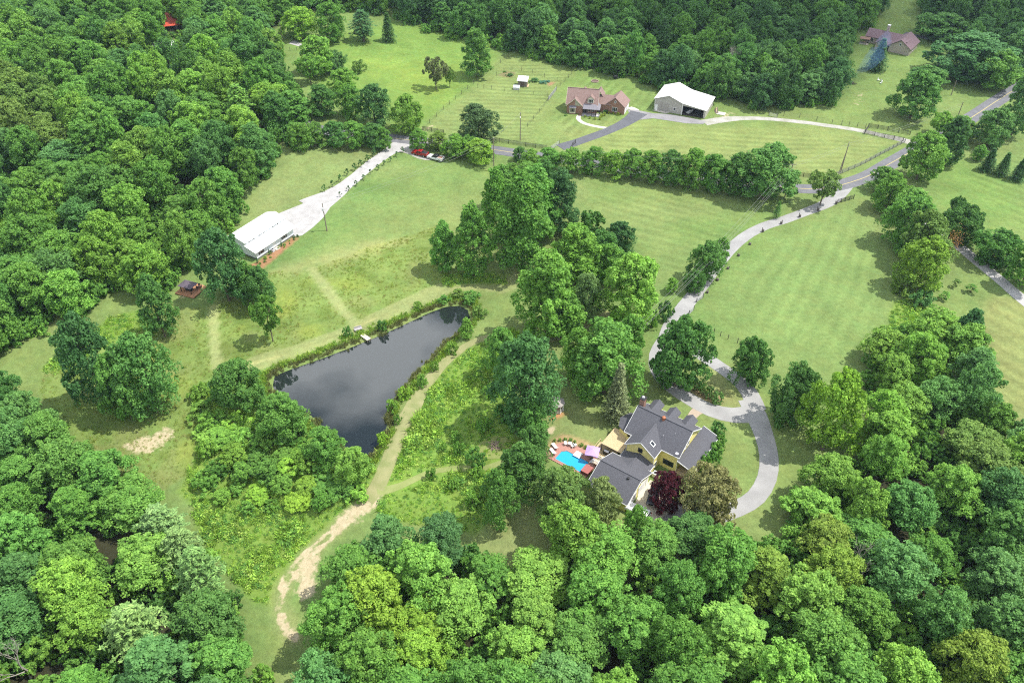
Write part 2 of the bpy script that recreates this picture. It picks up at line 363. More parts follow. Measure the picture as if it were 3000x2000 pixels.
stripes([(1240,375),(1460,190),(1480,160),(1690,212),(1600,330),(1560,420),(1420,420)], R(93), 3.0, 1.0)
stripes([(1600,330),(1700,215),(1950,270),(1920,320),(1660,420)], R(-28), 3.4, 1.0)
stripes([(1680,420),(1880,350),(2640,410),(2450,520),(1900,480)], R(85), 3.4, .7)
stripes([(2110,830),(2350,640),(2480,600),(2600,700),(2640,860),(2500,1080),(2200,990)], R(150), 3.6, .55)
stripes([(1700,560),(2000,560),(2260,610),(2000,850),(1850,720)], R(60), 3.4, .6)
stripes([(2830,960),(2900,860),(3200,940),(3200,1330),(2960,1260)], R(35), 4.0, .8)
stripes([(2800,500),(3000,440),(3200,500),(3200,700),(3000,700)], R(40), 4.0, .8)
stripes([(690,1085),(900,1020),(1130,930),(1310,848),(1520,820),(1520,800),(1310,835),(1120,912),(690,1065)], R(120), 1.6, .4)
idx = np.arange(nx * ny).reshape(ny, nx)
quads = np.stack([idx[:-1, :-1], idx[:-1, 1:], idx[1:, 1:], idx[1:, :-1]], -1).reshape(-1, 4)
gm = bpy.data.materials.new('ground'); gm.use_nodes = True; nt = gm.node_tree; b = nt.nodes['Principled BSDF']; b.inputs['Roughness'].default_value = 0.95; b.inputs['Specular IOR Level'].default_value = 0.1
L_ = nt.links.new
ga = nd(nt, 'ShaderNodeAttribute', attribute_name='gcol'); sa = nd(nt, 'ShaderNodeAttribute', attribute_name='stripe'); ba = nd(nt, 'ShaderNodeAttribute', attribute_name='bare')
pos = nd(nt, 'ShaderNodeNewGeometry')
def noise(sc, det=4, rough=.55):
    n = nd(nt, 'ShaderNodeTexNoise'); n.inputs['Scale'].default_value = sc; n.inputs['Detail'].default_value = det; n.inputs['Roughness'].default_value = rough; L_(pos.outputs['Position'], n.inputs['Vector']); return n.outputs['Fac']
def math_(op, a, b_=None, c_=None):
    n = nd(nt, 'ShaderNodeMath', operation=op)
    for i, q in enumerate((a, b_, c_)):
        if q is None: continue
        if isinstance(q, (int, float)): n.inputs[i].default_value = q
        else: L_(q, n.inputs[i])
    return n.outputs[0]
ss = nd(nt, 'ShaderNodeSeparateXYZ'); L_(sa.outputs['Vector'], ss.inputs[0]); sp = nd(nt, 'ShaderNodeSeparateXYZ'); L_(pos.outputs['Position'], sp.inputs[0])
ph = math_('ADD', math_('MULTIPLY', ss.outputs[0], sp.outputs[0]), math_('MULTIPLY', ss.outputs[1], sp.outputs[1]))
ph = math_('ADD', ph, math_('MULTIPLY', noise(0.03, 1), 9.0))
stv = math_('MULTIPLY', math_('MULTIPLY', math_('SINE', ph), ss.outputs[2]), math_('MULTIPLY_ADD', noise(.06, 1), .30, -.04))
f = math_('MULTIPLY_ADD', noise(0.9, 4, .7), 0.9, 0.55)
f = math_('MULTIPLY', f, math_('MULTIPLY_ADD', noise(6.0, 2, .7), 0.7, 0.65))
f = math_('MULTIPLY', f, math_('MULTIPLY_ADD', noise(0.11, 2), 0.6, 0.70)); f = math_('ADD', f, stv)
vm = nd(nt, 'ShaderNodeVectorMath', operation='SCALE'); L_(ga.outputs['Color'], vm.inputs[0]); L_(f, vm.inputs['Scale'])
hs = nd(nt, 'ShaderNodeHueSaturation'); L_(vm.outputs[0], hs.inputs['Color']); L_(math_('MULTIPLY_ADD', noise(.35, 2), -0.05, 0.525), hs.inputs['Hue'])
bn = nd(nt, 'ShaderNodeClamp'); 
bnv = math_('SUBTRACT', math_('ADD', math_('MULTIPLY', noise(.7, 5, .72), .9), math_('MULTIPLY', ba.outputs['Fac'], .55)), .72)
L_(math_('MULTIPLY', bnv, 6.0), bn.inputs[0])
mixb = nd(nt, 'ShaderNodeMix', data_type='RGBA'); L_(bn.outputs[0], mixb.inputs['Factor']); L_(hs.outputs[0], mixb.inputs['A'])
sr = nd(nt, 'ShaderNodeValToRGB'); sr.color_ramp.elements[0].color = (.30, .24, .13, 1); sr.color_ramp.elements[1].color = (.50, .44, .30, 1); L_(noise(1.3, 2), sr.inputs[0]); L_(sr.outputs[0], mixb.inputs['B'])
L_(mixb.outputs['Result'], b.inputs['Base Color'])
bp = nd(nt, 'ShaderNodeBump'); bp.inputs['Strength'].default_value = .6; bp.inputs['Distance'].default_value = .25; L_(noise(2.5, 3, .7), bp.inputs['Height']); L_(bp.outputs[0], b.inputs['Normal'])
gme = np_mesh('ground', np.stack([fx, fy, GZ.ravel()], 1), quads, gm)
ca = gme.attributes.new('gcol', 'FLOAT_COLOR', 'POINT'); ca.data.foreach_set('color', np.concatenate([np.clip(gc, 0, 1), np.ones((len(fx), 1))], 1).astype(np.float32).ravel())
va = gme.attributes.new('stripe', 'FLOAT_VECTOR', 'POINT'); va.data.foreach_set('vector', STR.astype(np.float32).ravel())
fa = gme.attributes.new('bare', 'FLOAT', 'POINT'); fa.data.foreach_set('value', bare.astype(np.float32))
gme.polygons.foreach_set('use_smooth', np.ones(len(gme.polygons), bool))
tag(link(bpy.data.objects.new('ground', gme)), kind='structure')

# ------------------------------------------------------------------ roads, drives, tracks
ASPH = mat('asphalt', (.165, .165, .175), (.115, .115, .125), .5, .9, .15, coords='Object')
ASPH_D = mat('drive_asphalt', (.115, .118, .13), (.085, .088, .1), .6, .9, .15)
CONC = mat('drive_concrete', (.34, .335, .325), (.23, .225, .22), .28, .9, .12, contrast=.3)
GRAV = mat('gravel', (.40, .39, .38), (.30, .29, .28), .5, .95, .4, bscale=6)
GRAV_D = mat('worn_gravel', (.40, .385, .36), (.25, .25, .19), .35, .95, .4, bscale=6)
DIRT = mat('track_dirt', (.27, .26, .125), (.18, .205, .075), .45, .95, .3, contrast=.2)
SOIL = mat('rut_soil', (.60, .52, .36), (.40, .33, .18), .5, .95, .3)
PAVE = mat('pale_concrete', (.52, .49, .42), (.44, .41, .35), .8, .85, .1)
BRICKP = mat('brick_paving', (.40, .33, .25), (.33, .26, .2), 2, .9, .15)
def ribbon(name, pts, width, m, off, step=2.0, ragged=0.0, label=None, parent=None, shift=0.0):
    C = crom(GP(pts), step); n = len(C); W = width if isinstance(width, (list, tuple)) else None
    rg = random.Random(len(name) + int(pts[0][0])); V, Fc = [], []; rl = rr = 0.0
    for i, p in enumerate(C):
        d = (C[min(i + 1, n - 1)] - C[max(i - 1, 0)]); d.z = 0; d.normalize(); q = Vector((-d.y, d.x, 0))
        w = width if W is None else float(np.interp(i / (n - 1), np.linspace(0, 1, len(W)), W))
        rl = rl * .6 + rg.uniform(-1, 1) * ragged * .6; rr = rr * .6 + rg.uniform(-1, 1) * ragged * .6
        for k, a in enumerate((-1.0, -.99, -.33, .33, .99, 1.0)):
            e = a * w / 2 + shift + (rl if a < -.5 else rr if a > .5 else 0)
            if abs(a) == 1.0: e += math.copysign(0.12, a)
            x, y = p.x + q.x * e, p.y + q.y * e
            V.append((x, y, gz(x, y) + (off if abs(a) < 1 else -0.10)))
    for i in range(n - 1):
        for k in range(5): Fc.append((i * 6 + k + 1, i * 6 + k, (i + 1) * 6 + k, (i + 1) * 6 + k + 1))
    mb = MB(); mb.v = V; mb.f = Fc; o = mb.build(name, m, parent, smooth=False)
    if parent is None: tag(o, label, kind='structure')
    return o
def sheet(name, pts, m, off, label=None, soft=False, parent=None, kind='structure'):
    P = [(p.x, p.y) for p in crom(GP(pts + [pts[0]]), 1.5)][:-1] if soft else GP(pts)
    cx, cy_ = sum(p[0] for p in P) / len(P), sum(p[1] for p in P) / len(P)
    rings = (1.0, .66, .33); V = [(x, y, gz(x, y) - .10) for x, y in P]; n = len(P)
    for t in rings:
        for x, y in P:
            X, Y = cx + (x - cx) * t * .998, cy_ + (y - cy_) * t * .998; V.append((X, Y, gz(X, Y) + off))
    V.append((cx, cy_, gz(cx, cy_) + off)); Fc = []
    for r in range(3):
        for i in range(n): Fc.append((r * n + i, r * n + (i + 1) % n, (r + 1) * n + (i + 1) % n, (r + 1) * n + i))
    for i in range(n): Fc.append((3 * n + i, 3 * n + (i + 1) % n, 4 * n))
    mb = MB(); mb.v = V; mb.f = Fc; o = mb.build(name, m, parent)
    if parent is None: tag(o, label, kind=kind)
    return o
ROAD_PX = [(880,360),(960,385),(1060,397),(1140,404),(1215,413),(1330,425),(1450,440),(1520,450),(1700,474),(1900,506),(2080,526),(2200,541),(2290,549),(2380,554),(2440,548),(2500,532),(2550,513),(2600,484),(2660,450),(2720,415),(2800,372),(2860,336),(2930,290),(3000,248),(3150,170)]
ribbon('road', ROAD_PX, 5.6, ASPH, .07)
YEL = mat('yellow_line', (.50, .40, .12), (.36, .32, .16), .8, .7); WHL = mat('white_line', (.5, .5, .48), (.3, .3, .3), .6, .8)
ribbon('centre_line', ROAD_PX, .22, YEL, .078)
LANE_PX = [(2475,540),(2455,570),(2420,597),(2370,617),(2300,643),(2240,662),(2180,694),(2130,740),(2085,797),(2040,855),(2000,905),(1970,945),(1955,985)]
ribbon('lane', LANE_PX, [5.2,4.2,3.6,3.5,3.5,3.5,3.5,3.5,3.5,3.5,3.6,3.7,3.8], CONC, .058, ragged=.08)
ribbon('driveway', [(1955,985),(2005,1008),(2067,1047),(2120,1082),(2168,1118),(2198,1155),(2216,1200)], [3.6,3.6,3.4,3.4,3.6,3.8,4.2], CONC, .050)
ribbon('driveway', [(1955,985),(1925,1040),(1930,1090),(1965,1130),(2020,1168),(2080,1200),(2150,1216),(2216,1210)], [3.6,3.6,3.6,3.6,3.6,3.8,4.4,5.0], CONC, .046)
ribbon('driveway', [(2190,1170),(2215,1215),(2240,1280),(2253,1340),(2247,1400),(2215,1455),(2160,1488),(2080,1510),(1990,1510),(1920,1490)], [4.2,4.6,4.0,3.7,3.6,3.5,3.5,4,5,6], CONC, .054)
sheet('parking_pad', [(1870,1450),(1905,1405),(1945,1425),(1965,1500),(1900,1540),(1850,1500)], mat('apron_concrete', (.60, .54, .42), (.50, .45, .35), .6, .9), .062)
ribbon('front_walk', [(2062,1192),(2040,1205),(2025,1222)], [3.2, 2.2, 1.8], BRICKP, .04, .6)
GD_PX = [(1200,416),(1178,425),(1140,445),(1100,472),(1066,500),(1030,530),(990,560),(950,585),(910,608)]
ribbon('gravel_drive', GD_PX, [9.0,6.5,3.9,3.7,3.7,3.9,4.2,6.5,10], GRAV, .062, ragged=.2)
sheet('gravel_yard', [(800,632),(850,612),(905,590),(955,572),(985,572),(965,612),(945,640),(915,668),(885,690),(860,694),(845,690)], GRAV, .058, soft=False)
sheet('gravel_pulloff', [(1190,425),(1222,428),(1262,455),(1262,470),(1225,465),(1198,452),(1165,440)], GRAV_D, .050, soft=True)
ribbon('asphalt_drive', [(1640,432),(1680,420),(1720,406),(1770,388),(1820,366),(1855,345),(1872,330)], [4.6,4.0,4.0,4.0,4.2,5.0,6.5], ASPH_D, .060)
sheet('asphalt_yard', [(1838,322),(1860,322),(1915,333),(1960,335),(2000,342),(2070,356),(2060,364),(2010,362),(1960,354),(1905,346),(1870,352),(1850,345)], mat('yard_paving', (.26,.25,.255), (.19,.185,.19), .4, .9), .056)
ribbon('gravel_track', [(2062,360),(2110,352),(2160,347),(2240,348),(2330,356),(2430,369),(2520,383),(2590,398),(2650,412),(2680,422)], [4.5,4.2,3.0,2.6,2.6,2.6,2.6,2.8,3,4], GRAV_D, .052, ragged=.15)
sheet('barn_apron', [(1912,324),(1928,322),(1962,330),(1950,333)], PAVE, .064)
ribbon('concrete_walk', [(1697,339),(1694,348),(1708,360),(1738,369),(1775,375),(1806,379)], 1.5, PAVE, .045, 1.0)
sheet('patio', [(1838,318),(1850,313),(1872,322),(1862,326)], PAVE, .04, soft=True)
ribbon('gravel_lane', [(2640,575),(2690,625),(2735,665),(2790,706),(2850,754),(2920,812),(3000,880),(3100,960)], 3.4, GRAV, .052, ragged=.12)
ribbon('dirt_track', [(1790,915),(1720,950),(1640,985),(1540,1005),(1450,985),(1385,1003),(1330,1040),(1280,1085),(1235,1145),(1205,1200),(1175,1260),(1150,1320),(1128,1375),(1105,1425),(1075,1465)], [2,2,2,2,2,2,2.0,2.1,2.6,3.2,3.6,3.4,3.2,3.0,2.8], DIRT, .045, ragged=.22)
ribbon('dirt_track', [(1105,1440),(1150,1430),(1195,1412),(1250,1388),(1320,1372),(1420,1370),(1480,1350)], [1.8,1.6,1.4,1.3,1.3,1.3,1.3], MATS.get('x') or mat('faint_track', (.24, .27, .10), (.17, .21, .06), .45, .95, .3), .040, ragged=.2)
for sgn in ():
    ribbon('wheel_rut', [(1150,1320),(1105,1425),(1072,1468),(1020,1515),(965,1568),(905,1620),(858,1670),(828,1725),(818,1785),(835,1835),(862,1870)], .62, SOIL, .05 + .004 * (sgn > 0), 1.2, ragged=.22, shift=sgn)
# hidden drive in the far left wood
sheet('far_drive', [(845,128),(862,118),(885,130),(880,138)], GRAV, .05); sheet('far_drive', [(850,100),(870,92),(874,104),(858,108)], GRAV_D, .05)
ribbon('far_lane', [(2650,98),(2680,105),(2720,112),(2780,128)], 3.2, ASPH_D, .05)

# ------------------------------------------------------------------ pond water
wm = bpy.data.materials.new('pond_water'); wm.use_nodes = True; nt = wm.node_tree; b = nt.nodes['Principled BSDF']
b.inputs['Base Color'].default_value = (.014, .019, .019, 1); b.inputs['Roughness'].default_value = .02; b.inputs['IOR'].default_value = 1.65; b.inputs['Specular IOR Level'].default_value = .6
tcw = nd(nt, 'ShaderNodeTexCoord'); nw = nd(nt, 'ShaderNodeTexNoise'); nw.inputs['Scale'].default_value = 1.2; nw.inputs['Detail'].default_value = 3; nt.links.new(tcw.outputs['Object'], nw.inputs[0])
bw = nd(nt, 'ShaderNodeBump'); bw.inputs['Strength'].default_value = .02; bw.inputs['Distance'].default_value = .05; nt.links.new(nw.outputs['Fac'], bw.inputs['Height']); nt.links.new(bw.outputs[0], b.inputs['Normal'])
cxp = sum(p[0] for p in POND) / len(POND); cyp = sum(p[1] for p in POND) / len(POND)
pc = crom(POND + [POND[0]], 2.0)[:-1]
mb = MB(); n = len(pc)
mb.v = [(cxp + (p.x - cxp) * 1.03, cyp + (p.y - cyp) * 1.03, ZW) for p in pc]; mb.f = [tuple(range(n))]
pw = mb.build('pond_water', wm); tag(pw, kind='structure')

# ------------------------------------------------------------------ a passing cloud, high up: its shadow lies over the far wood
cm = bpy.data.materials.new('cloud'); cm.use_nodes = True; nt = cm.node_tree; nt.nodes.clear()
o_ = nd(nt, 'ShaderNodeOutputMaterial'); d_ = nd(nt, 'ShaderNodeBsdfDiffuse'); d_.inputs[0].default_value = (.85, .86, .88, 1); t_ = nd(nt, 'ShaderNodeBsdfTransparent'); x_ = nd(nt, 'ShaderNodeMixShader'); x_.inputs[0].default_value = .24
nt.links.new(t_.outputs[0], x_.inputs[1]); nt.links.new(d_.outputs[0], x_.inputs[2]); nt.links.new(x_.outputs[0], o_.inputs[0])
CL_ALT = 1500.0; off = SUN * (CL_ALT / SUN.z); rg = random.Random(5); mb = MB()
for (cx, cy_, r) in [(-25,400,42),(-50,430,45),(10,372,36),(40,350,34),(70,335,34),(100,325,36),(50,400,60),(100,380,55),(140,345,42),(0,440,60),(120,430,70),(190,380,55),(210,330,35),(-90,450,40)]:
    for k in range(3):
        rr = r * rg.uniform(.55, .85); c = Vector((cx + rg.uniform(-.4, .4) * r, cy_ + rg.uniform(-.4, .4) * r, rg.uniform(-.1, .35) * r)) + off
        n0 = len(mb.v); pf = [(max(.01, math.sin(math.pi * i / 8)) * rr * rg.uniform(.88, 1.1), -math.cos(math.pi * i / 8) * rr * .55) for i in range(9)]
        mb.lathe(pf, 14); mb.v[n0:] = [(x * rg.uniform(.93, 1.07) + c.x, y * rg.uniform(.93, 1.07) + c.y, z + c.z) for x, y, z in mb.v[n0:]]
tag(mb.build('cloud', cm, smooth=True), kind='structure')
# ------------------------------------------------------------------ vegetation
LEAF = leafmat('foliage'); NEEDLE = leafmat('needles', trans=.12)
BARK = mat('bark', (.20, .16, .12), (.10, .08, .06), 6, .9, .4); DEADW = mat('dead_wood', (.42, .39, .34), (.28, .25, .21), 4, .9, .2)
def unit(v): return v / (np.linalg.norm(v, axis=-1, keepdims=True) + 1e-9)
def cards(c, nrm, size, rg, fold=.3, asp=.75):
    n = len(c); t = unit(np.cross(nrm, unit(rg.normal(size=(n, 3))))); bt = np.cross(nrm, t); s = size[:, None]
    a = c + t * s; b = c + bt * s * asp + nrm * s * fold * rg.uniform(-1, 1, (n, 1)); d = c - t * s + nrm * s * fold * rg.uniform(-.6, .6, (n, 1)); e = c - bt * s * asp + nrm * s * fold * rg.uniform(-1, 1, (n, 1))
    V = np.stack([a, b, d, e], 1).reshape(-1, 3); Q = np.arange(4 * n).reshape(n, 4); return V, Q
def blob_cards(cen, rad, nc, rg, size, axis_c, up=.35, out=.35, rnd=.65):
    """leaf cards on the skin of small balls"""
    n = len(cen); d = unit(rg.normal(size=(n, nc, 3)) + np.array((0, 0, up))[None, None] + out * unit(cen - axis_c)[:, None, :])
    p = cen[:, None, :] + d * (rad[:, None, None] * rg.uniform(.72, 1.05, (n, nc, 1)))
    nr = unit(d * .75 + np.array((0, 0, .45)) + rg.normal(size=d.shape) * rnd)
    sz = size * rg.uniform(.6, 1.35, n * nc)
    return p.reshape(-1, 3), nr.reshape(-1, 3), sz
def make_crown(name, seed, Rr, Ht, z0, prof, nl, ns, nc, lobe, size, m=None, asp=.75):
    """broadleaf crown: lobes carrying twig clumps carrying leaves; unit radius, unit height"""
    rg = np.random.default_rng(seed); C, Rd = [], []
    th0 = rg.uniform(0, 6.28)
    for i in range(nl):
        t = (i + .5) / nl; zf = t ** .85; rp = prof(zf); a = th0 + i * 2.39996 + rg.uniform(-.35, .35)
        rl = lobe * Rr * rg.uniform(.6, 1.3) * (.55 + .45 * rp)
        rad = max(0, rp * Rr - rl * .75) * rg.uniform(.62, 1.18) * (1 if i % 4 else .45)
        z = z0 + (Ht - z0) * (.06 + .94 * zf) - rl * (.9 if zf > .8 else .45); c = np.array((rad * math.cos(a), rad * math.sin(a), z))
        d = unit(rg.normal(size=(ns, 3)) + np.array((0, 0, .45)) + .5 * unit(np.array((c[0], c[1], .3 * Rr)))[None])
        rs = rl * rg.uniform(.22, .43, ns)
        C.append(c + d * (rl * rg.uniform(.62, 1.02, (ns, 1))) * np.array((1, 1, .8))); Rd.append(rs)
    C = np.concatenate(C); Rd = np.concatenate(Rd); axc = np.array((0, 0, z0 + (Ht - z0) * .35))
    p, nr, sz = blob_cards(C, Rd, nc, rg, size, axc)
    V, Q = cards(p, nr, sz, rg, asp=asp); lv = np.repeat(np.clip(np.repeat(rg.uniform(.1, .9, len(C)), nc) * .5 + rg.uniform(0, 1, len(p)) * .5, 0, 1), 4)
    k = np.percentile(np.hypot(V[:, 0], V[:, 1]), 96) / Rr; kz = V[:, 2].max() / Ht; V[:, :2] /= k; V[:, 2] /= kz; C = C / np.array((k, k, kz))
    V = V / np.array((Rr, Rr, Ht)); return np_mesh(name, V, Q, m or LEAF, lv), C / np.array((Rr, Rr, Ht))
def make_trunk(name, seed, Rr, Ht, z0, rad, C, nlimb=9, top=.8, m=None):
    rg = random.Random(seed); mb = MB(); zt = Ht * top
    mb.tube([(0, 0, -.6), (0, 0, .15), (rg.uniform(-.15, .15), rg.uniform(-.15, .15), z0 * .7 + .3), (rg.uniform(-.3, .3), rg.uniform(-.3, .3), zt * .65), (0, 0, zt)], [rad * 1.6, rad * 1.15, rad, rad * .6, rad * .15], 7)
    if C is not None and len(C):
        for k in range(nlimb):
            c = C[rg.randrange(len(C))]; e = Vector((c[0] * Rr, c[1] * Rr, c[2] * Ht)); s_ = Vector((0, 0, min(max(z0 * .8, e.z - math.hypot(e.x, e.y) * .8), zt * .9)))
            mid = s_.lerp(e, .5) + Vector((0, 0, -.08 * (e - s_).length)); mb.tube([s_, mid, s_.lerp(e, .93)], [rad * .42, rad * .25, rad * .07], 5, False)
    mb.v = [(x / Rr, y / Rr, z / Ht) for x, y, z in mb.v]; return mb.mesh(name, m or BARK, True)
dome = lambda t: math.sqrt(max(0, 1 - (max(0, t - .35) / .68) ** 2)) * (.62 + .38 * min(1, t / .35))
ovate = lambda t: (math.sin(math.pi * (.14 + .82 * t)) ** .8) * (1.06 - .45 * t)
ovate2 = lambda t: min(1, .72 + t) * (1 - max(0, t - .25) ** 1.35 * 1.05)
conic = lambda t: (1.02 - .86 * t) * (.75 + .25 * min(1, t / .12))
spread = lambda t: .45 + .55 * min(1, t / .45) if t < .75 else math.sqrt(max(0, 1 - ((t - .75) / .27) ** 2)) 
ball = lambda t: math.sqrt(max(0.02, 1 - ((t - .48) / .54) ** 2))
lowdome = lambda t: math.sqrt(max(0, 1 - (max(0, t - .3) / .73) ** 2)) * (.78 + .22 * min(1, t / .3))
PROTO = {}
def proto(kind, i, Rr, Ht, z0, prof, nl, ns, nc, lobe, size, rad, nlimb=9, m=None, asp=.75):
    c, C = make_crown(f'crown_{kind}', 100 * i + len(kind) * 7, Rr, Ht, z0, prof, nl, ns, nc, lobe, size, m, asp)
    t = make_trunk(f'trunk_{kind}', 10 * i + 3, Rr, Ht, z0, rad, C, nlimb); PROTO.setdefault(kind, []).append((c, t, Rr, Ht))
for i in range(6): proto('oak', i, 4.6, 12, 1.0, lowdome, 30, 15, 46, .40, .16, .26)
for i in range(5): proto('forest', i, 4.8, 14, 3.5, lowdome if i % 2 else dome, 26, 15, 46, .43, .17, .24, 6)
for i in range(3): proto('poplar', i, 4.6, 16, 1.2, ovate2, 42, 13, 46, .40, .17, .24)
for i in range(3): proto('round', i, 4.4, 9.0, 0.3, ball, 44, 11, 46, .34, .15, .2, 6)
for i in range(3): proto('open', i, 4.0, 9.5, 2.6, spread, 24, 9, 46, .36, .17, .16, 14)
for i in range(4): proto('shrub', i, 2.0, 2.6, .05, ball, 12, 6, 26, .42, .15, .05, 6)
for i in range(2): proto('sapling', i, .8, 2.2, .5, ovate, 8, 5, 16, .42, .085, .035, 4)
# conifers: whorls of drooping boughs
def make_conifer(kind, seed, Rr, Ht, z0, nw, nb, nt_, size, rad, up=0.0, prof=conic, asp=.32):
    rg = np.random.default_rng(seed); P, N, S = [], [], []; mb = MB()
    mb.tube([(0, 0, -.5), (0, 0, Ht * .5), (0, 0, Ht * .97)], [rad * 1.3, rad * .7, rad * .1], 7)
    for w in range(nw):
        t = (w + rg.uniform(.2, .8)) / nw; z = z0 + (Ht - z0) * t; Lr = Rr * prof(t) * rg.uniform(.85, 1.1)
        for k in range(nb):
            a = 6.283 * (k + rg.uniform(-.3, .3)) / nb + w * 1.1; L = Lr * rg.uniform(.7, 1.08); s_ = rg.uniform(.12, 1, nt_) ** .75
            x = s_ * L; zz = z + up * x - .22 * x * x / max(L, .3) + rg.normal(size=nt_) * .10; lat = rg.normal(size=nt_) * .16 * L * (1.15 - s_) + rg.normal(size=nt_) * .07
            P.append(np.stack([x * math.cos(a) - lat * math.sin(a), x * math.sin(a) + lat * math.cos(a), zz], 1)); N.append(unit(np.array((0, 0, 1.)) + rg.normal(size=(nt_, 3)) * .38)); S.append(size * rg.uniform(.6, 1.3, nt_))
            mb.tube([(0, 0, z), (L * .85 * math.cos(a), L * .85 * math.sin(a), z + up * L * .85 - .16 * L)], [rad * .18, rad * .04], 4, False)
    P = np.concatenate(P); N = np.concatenate(N); S = np.concatenate(S); V, Q = cards(P, N, S, rg, asp=asp)
    lv = np.repeat(rg.uniform(0, 1, len(P)), 4); c = np_mesh('crown_' + kind, V / np.array((Rr, Rr, Ht)), Q, NEEDLE, lv)
    mb.v = [(x / Rr, y / Rr, z / Ht) for x, y, z in mb.v]; PROTO.setdefault(kind, []).append((c, mb.mesh('trunk_' + kind, BARK, True), Rr, Ht))
for i in range(2): make_conifer('spruce', i, 3.4, 12, .5, 24, 13, 24, .24, .2)
for i in range(2): make_conifer('pine', 20 + i, 3.8, 15, 3.0, 15, 9, 34, .30, .24, .12, lambda t: (.75 + .3 * t if t < .35 else 1.1 - .85 * (t - .35) / .65))
for i in range(1): make_conifer('cedar', 40 + i, 1.2, 4.0, .1, 16, 9, 14, .12, .08, .5, lambda t: 1 - .8 * t ** 1.4)
# a flat-topped pine and two leafless trees
def bare_tree(name, seed, Ht, Rr, m):
    rg = random.Random(seed); mb = MB()
    def grow(p, d, L, r, lev):
        e = p + d * L; mb.tube([p, p.lerp(e, .5) + Vector((rg.uniform(-.08, .08), rg.uniform(-.08, .08), 0)) * L, e], [r, r * .8, r * .55], 5, False)
        if lev <= 0: return
        for k in range(3 if lev > 1 else 4):
            q = (d + Vector((rg.uniform(-1, 1), rg.uniform(-1, 1), rg.uniform(-.15, .8))) * .75).normalized(); grow(p.lerp(e, rg.uniform(.55, 1)), q, L * rg.uniform(.55, .75), r * .5, lev - 1)
    grow(Vector((0, 0, -.3)), Vector((0, 0, 1)), Ht * .42, Ht * .018, 4); return mb.mesh(name, m, True)

GREEN = {'mid': (.108, .212, .050), 'dark': (.082, .172, .050), 'light': (.150, .262, .056), 'lime': (.19, .30, .05), 'blue': (.092, .185, .066), 'olive': (.132, .198, .056), 'deep': (.062, .132, .050), 'tan': (.215, .235, .10), 'maroon': (.075, .018, .024), 'yellow': (.165, .235, .048), 'grey': (.135, .215, .082)}
GREEN = {k: ((v[0] * 1.1, v[1] * 1.24, v[2] * .98) if k not in ('maroon', 'tan') else v) for k, v in GREEN.items()}
def jit(c, a=.09):
    k = random.uniform(1 - a, 1 + a); return (c[0] * k * random.uniform(.93, 1.07), c[1] * k, c[2] * k * random.uniform(.9, 1.1), 1)
def plant(name, kind, base, r, h, color, label, cat='tree', group=None, i=None, lean=0.0, shrub=False):
    c, t, _, _ = PROTO[kind][random.randrange(len(PROTO[kind])) if i is None else i % len(PROTO[kind])]
    e = empty(name, base, random.uniform(0, 6.28), label, cat, group); e.scale = (r, r * random.uniform(.94, 1.06), h)
    cr = bpy.data.objects.new('foliage' if shrub else 'crown', c); link(cr, e); cr.color = jit(GREEN[color] if isinstance(color, str) else color)
    tr = bpy.data.objects.new('stem' if shrub else 'trunk', t); link(tr, e); return e
def tree(px, yb, yt, w, kind, color, label, name=None, cat='tree', group=None, i=None, shrub=False, rs=1.0):
    b = G(px, yb); h = max(.5, height_at(b, yt)); dep = proj(b.x, b.y, b.z + h * .6)[2]; r = w / 2 * dep / FPX * rs
    # the crown's top edge is nearer the eye than its axis: allow for the crown's own depth
    h = max(.5, h - r * .22)
    nm = name or {'spruce': 'spruce_tree', 'pine': 'pine_tree', 'cedar': 'cedar_tree', 'poplar': 'poplar_tree', 'shrub': 'shrub', 'sapling': 'sapling'}.get(kind, 'broadleaf_tree')
    return plant(nm, kind, b, r, h, color, label, cat, group, i, shrub=shrub or kind == 'shrub')
OCC = []     # ground already taken by a single tree: (x, y, r)
def T(*a, **k):
    e = tree(*a, **k); OCC.append((e.location.x, e.location.y, e.scale[0])); return e
# single trees, west side
T(672, 880, 655, 150, 'oak', 'deep', 'big dark oak in front of the white farmhouse end, beside the deck', i=0)
T(735, 880, 760, 80, 'oak', 'mid', 'smaller leafy tree squeezed between the dark oak and farmhouse beds')
T(778, 905, 770, 88, 'oak', 'dark', 'slim dark tree right of the big oak, above the meadow', i=3)
T(800, 1000, 860, 85, 'open', 'mid', 'tall leaning tree with bare stem in the meadow above the pond', i=1)
T(484, 985, 790, 100, 'poplar', 'dark', 'narrow tree standing left below the pavilion deck', i=1)
T(315, 1185, 905, 170, 'oak', 'deep', 'left crown of the big dark meadow clump above the bare soil patch', i=1)
T(460, 1205, 955, 185, 'oak', 'dark', 'right crown of the big dark meadow clump above the bare soil patch', i=2)
T(385, 1225, 1020, 125, 'oak', 'mid', 'middle crown with a pale leaning trunk in the big meadow clump', i=4)
T(715, 1195, 1045, 150, 'oak', 'dark', "dark rounded tree at the pond's left end", i=5)
T(840, 1275, 1150, 150, 'oak', 'mid', 'mid-green tree leaning over the lower left pond bank', i=3)
T(960, 1350, 1250, 120, 'oak', 'mid', 'bushy tree on the lower pond bank, right of its neighbour')
T(1040, 1405, 1305, 110, 'oak', 'light', 'light green bushy tree at the lowest corner of the pond')
T(1368, 990, 925, 40, 'poplar', 'light', "small light green tree on the pond's upper right bank")
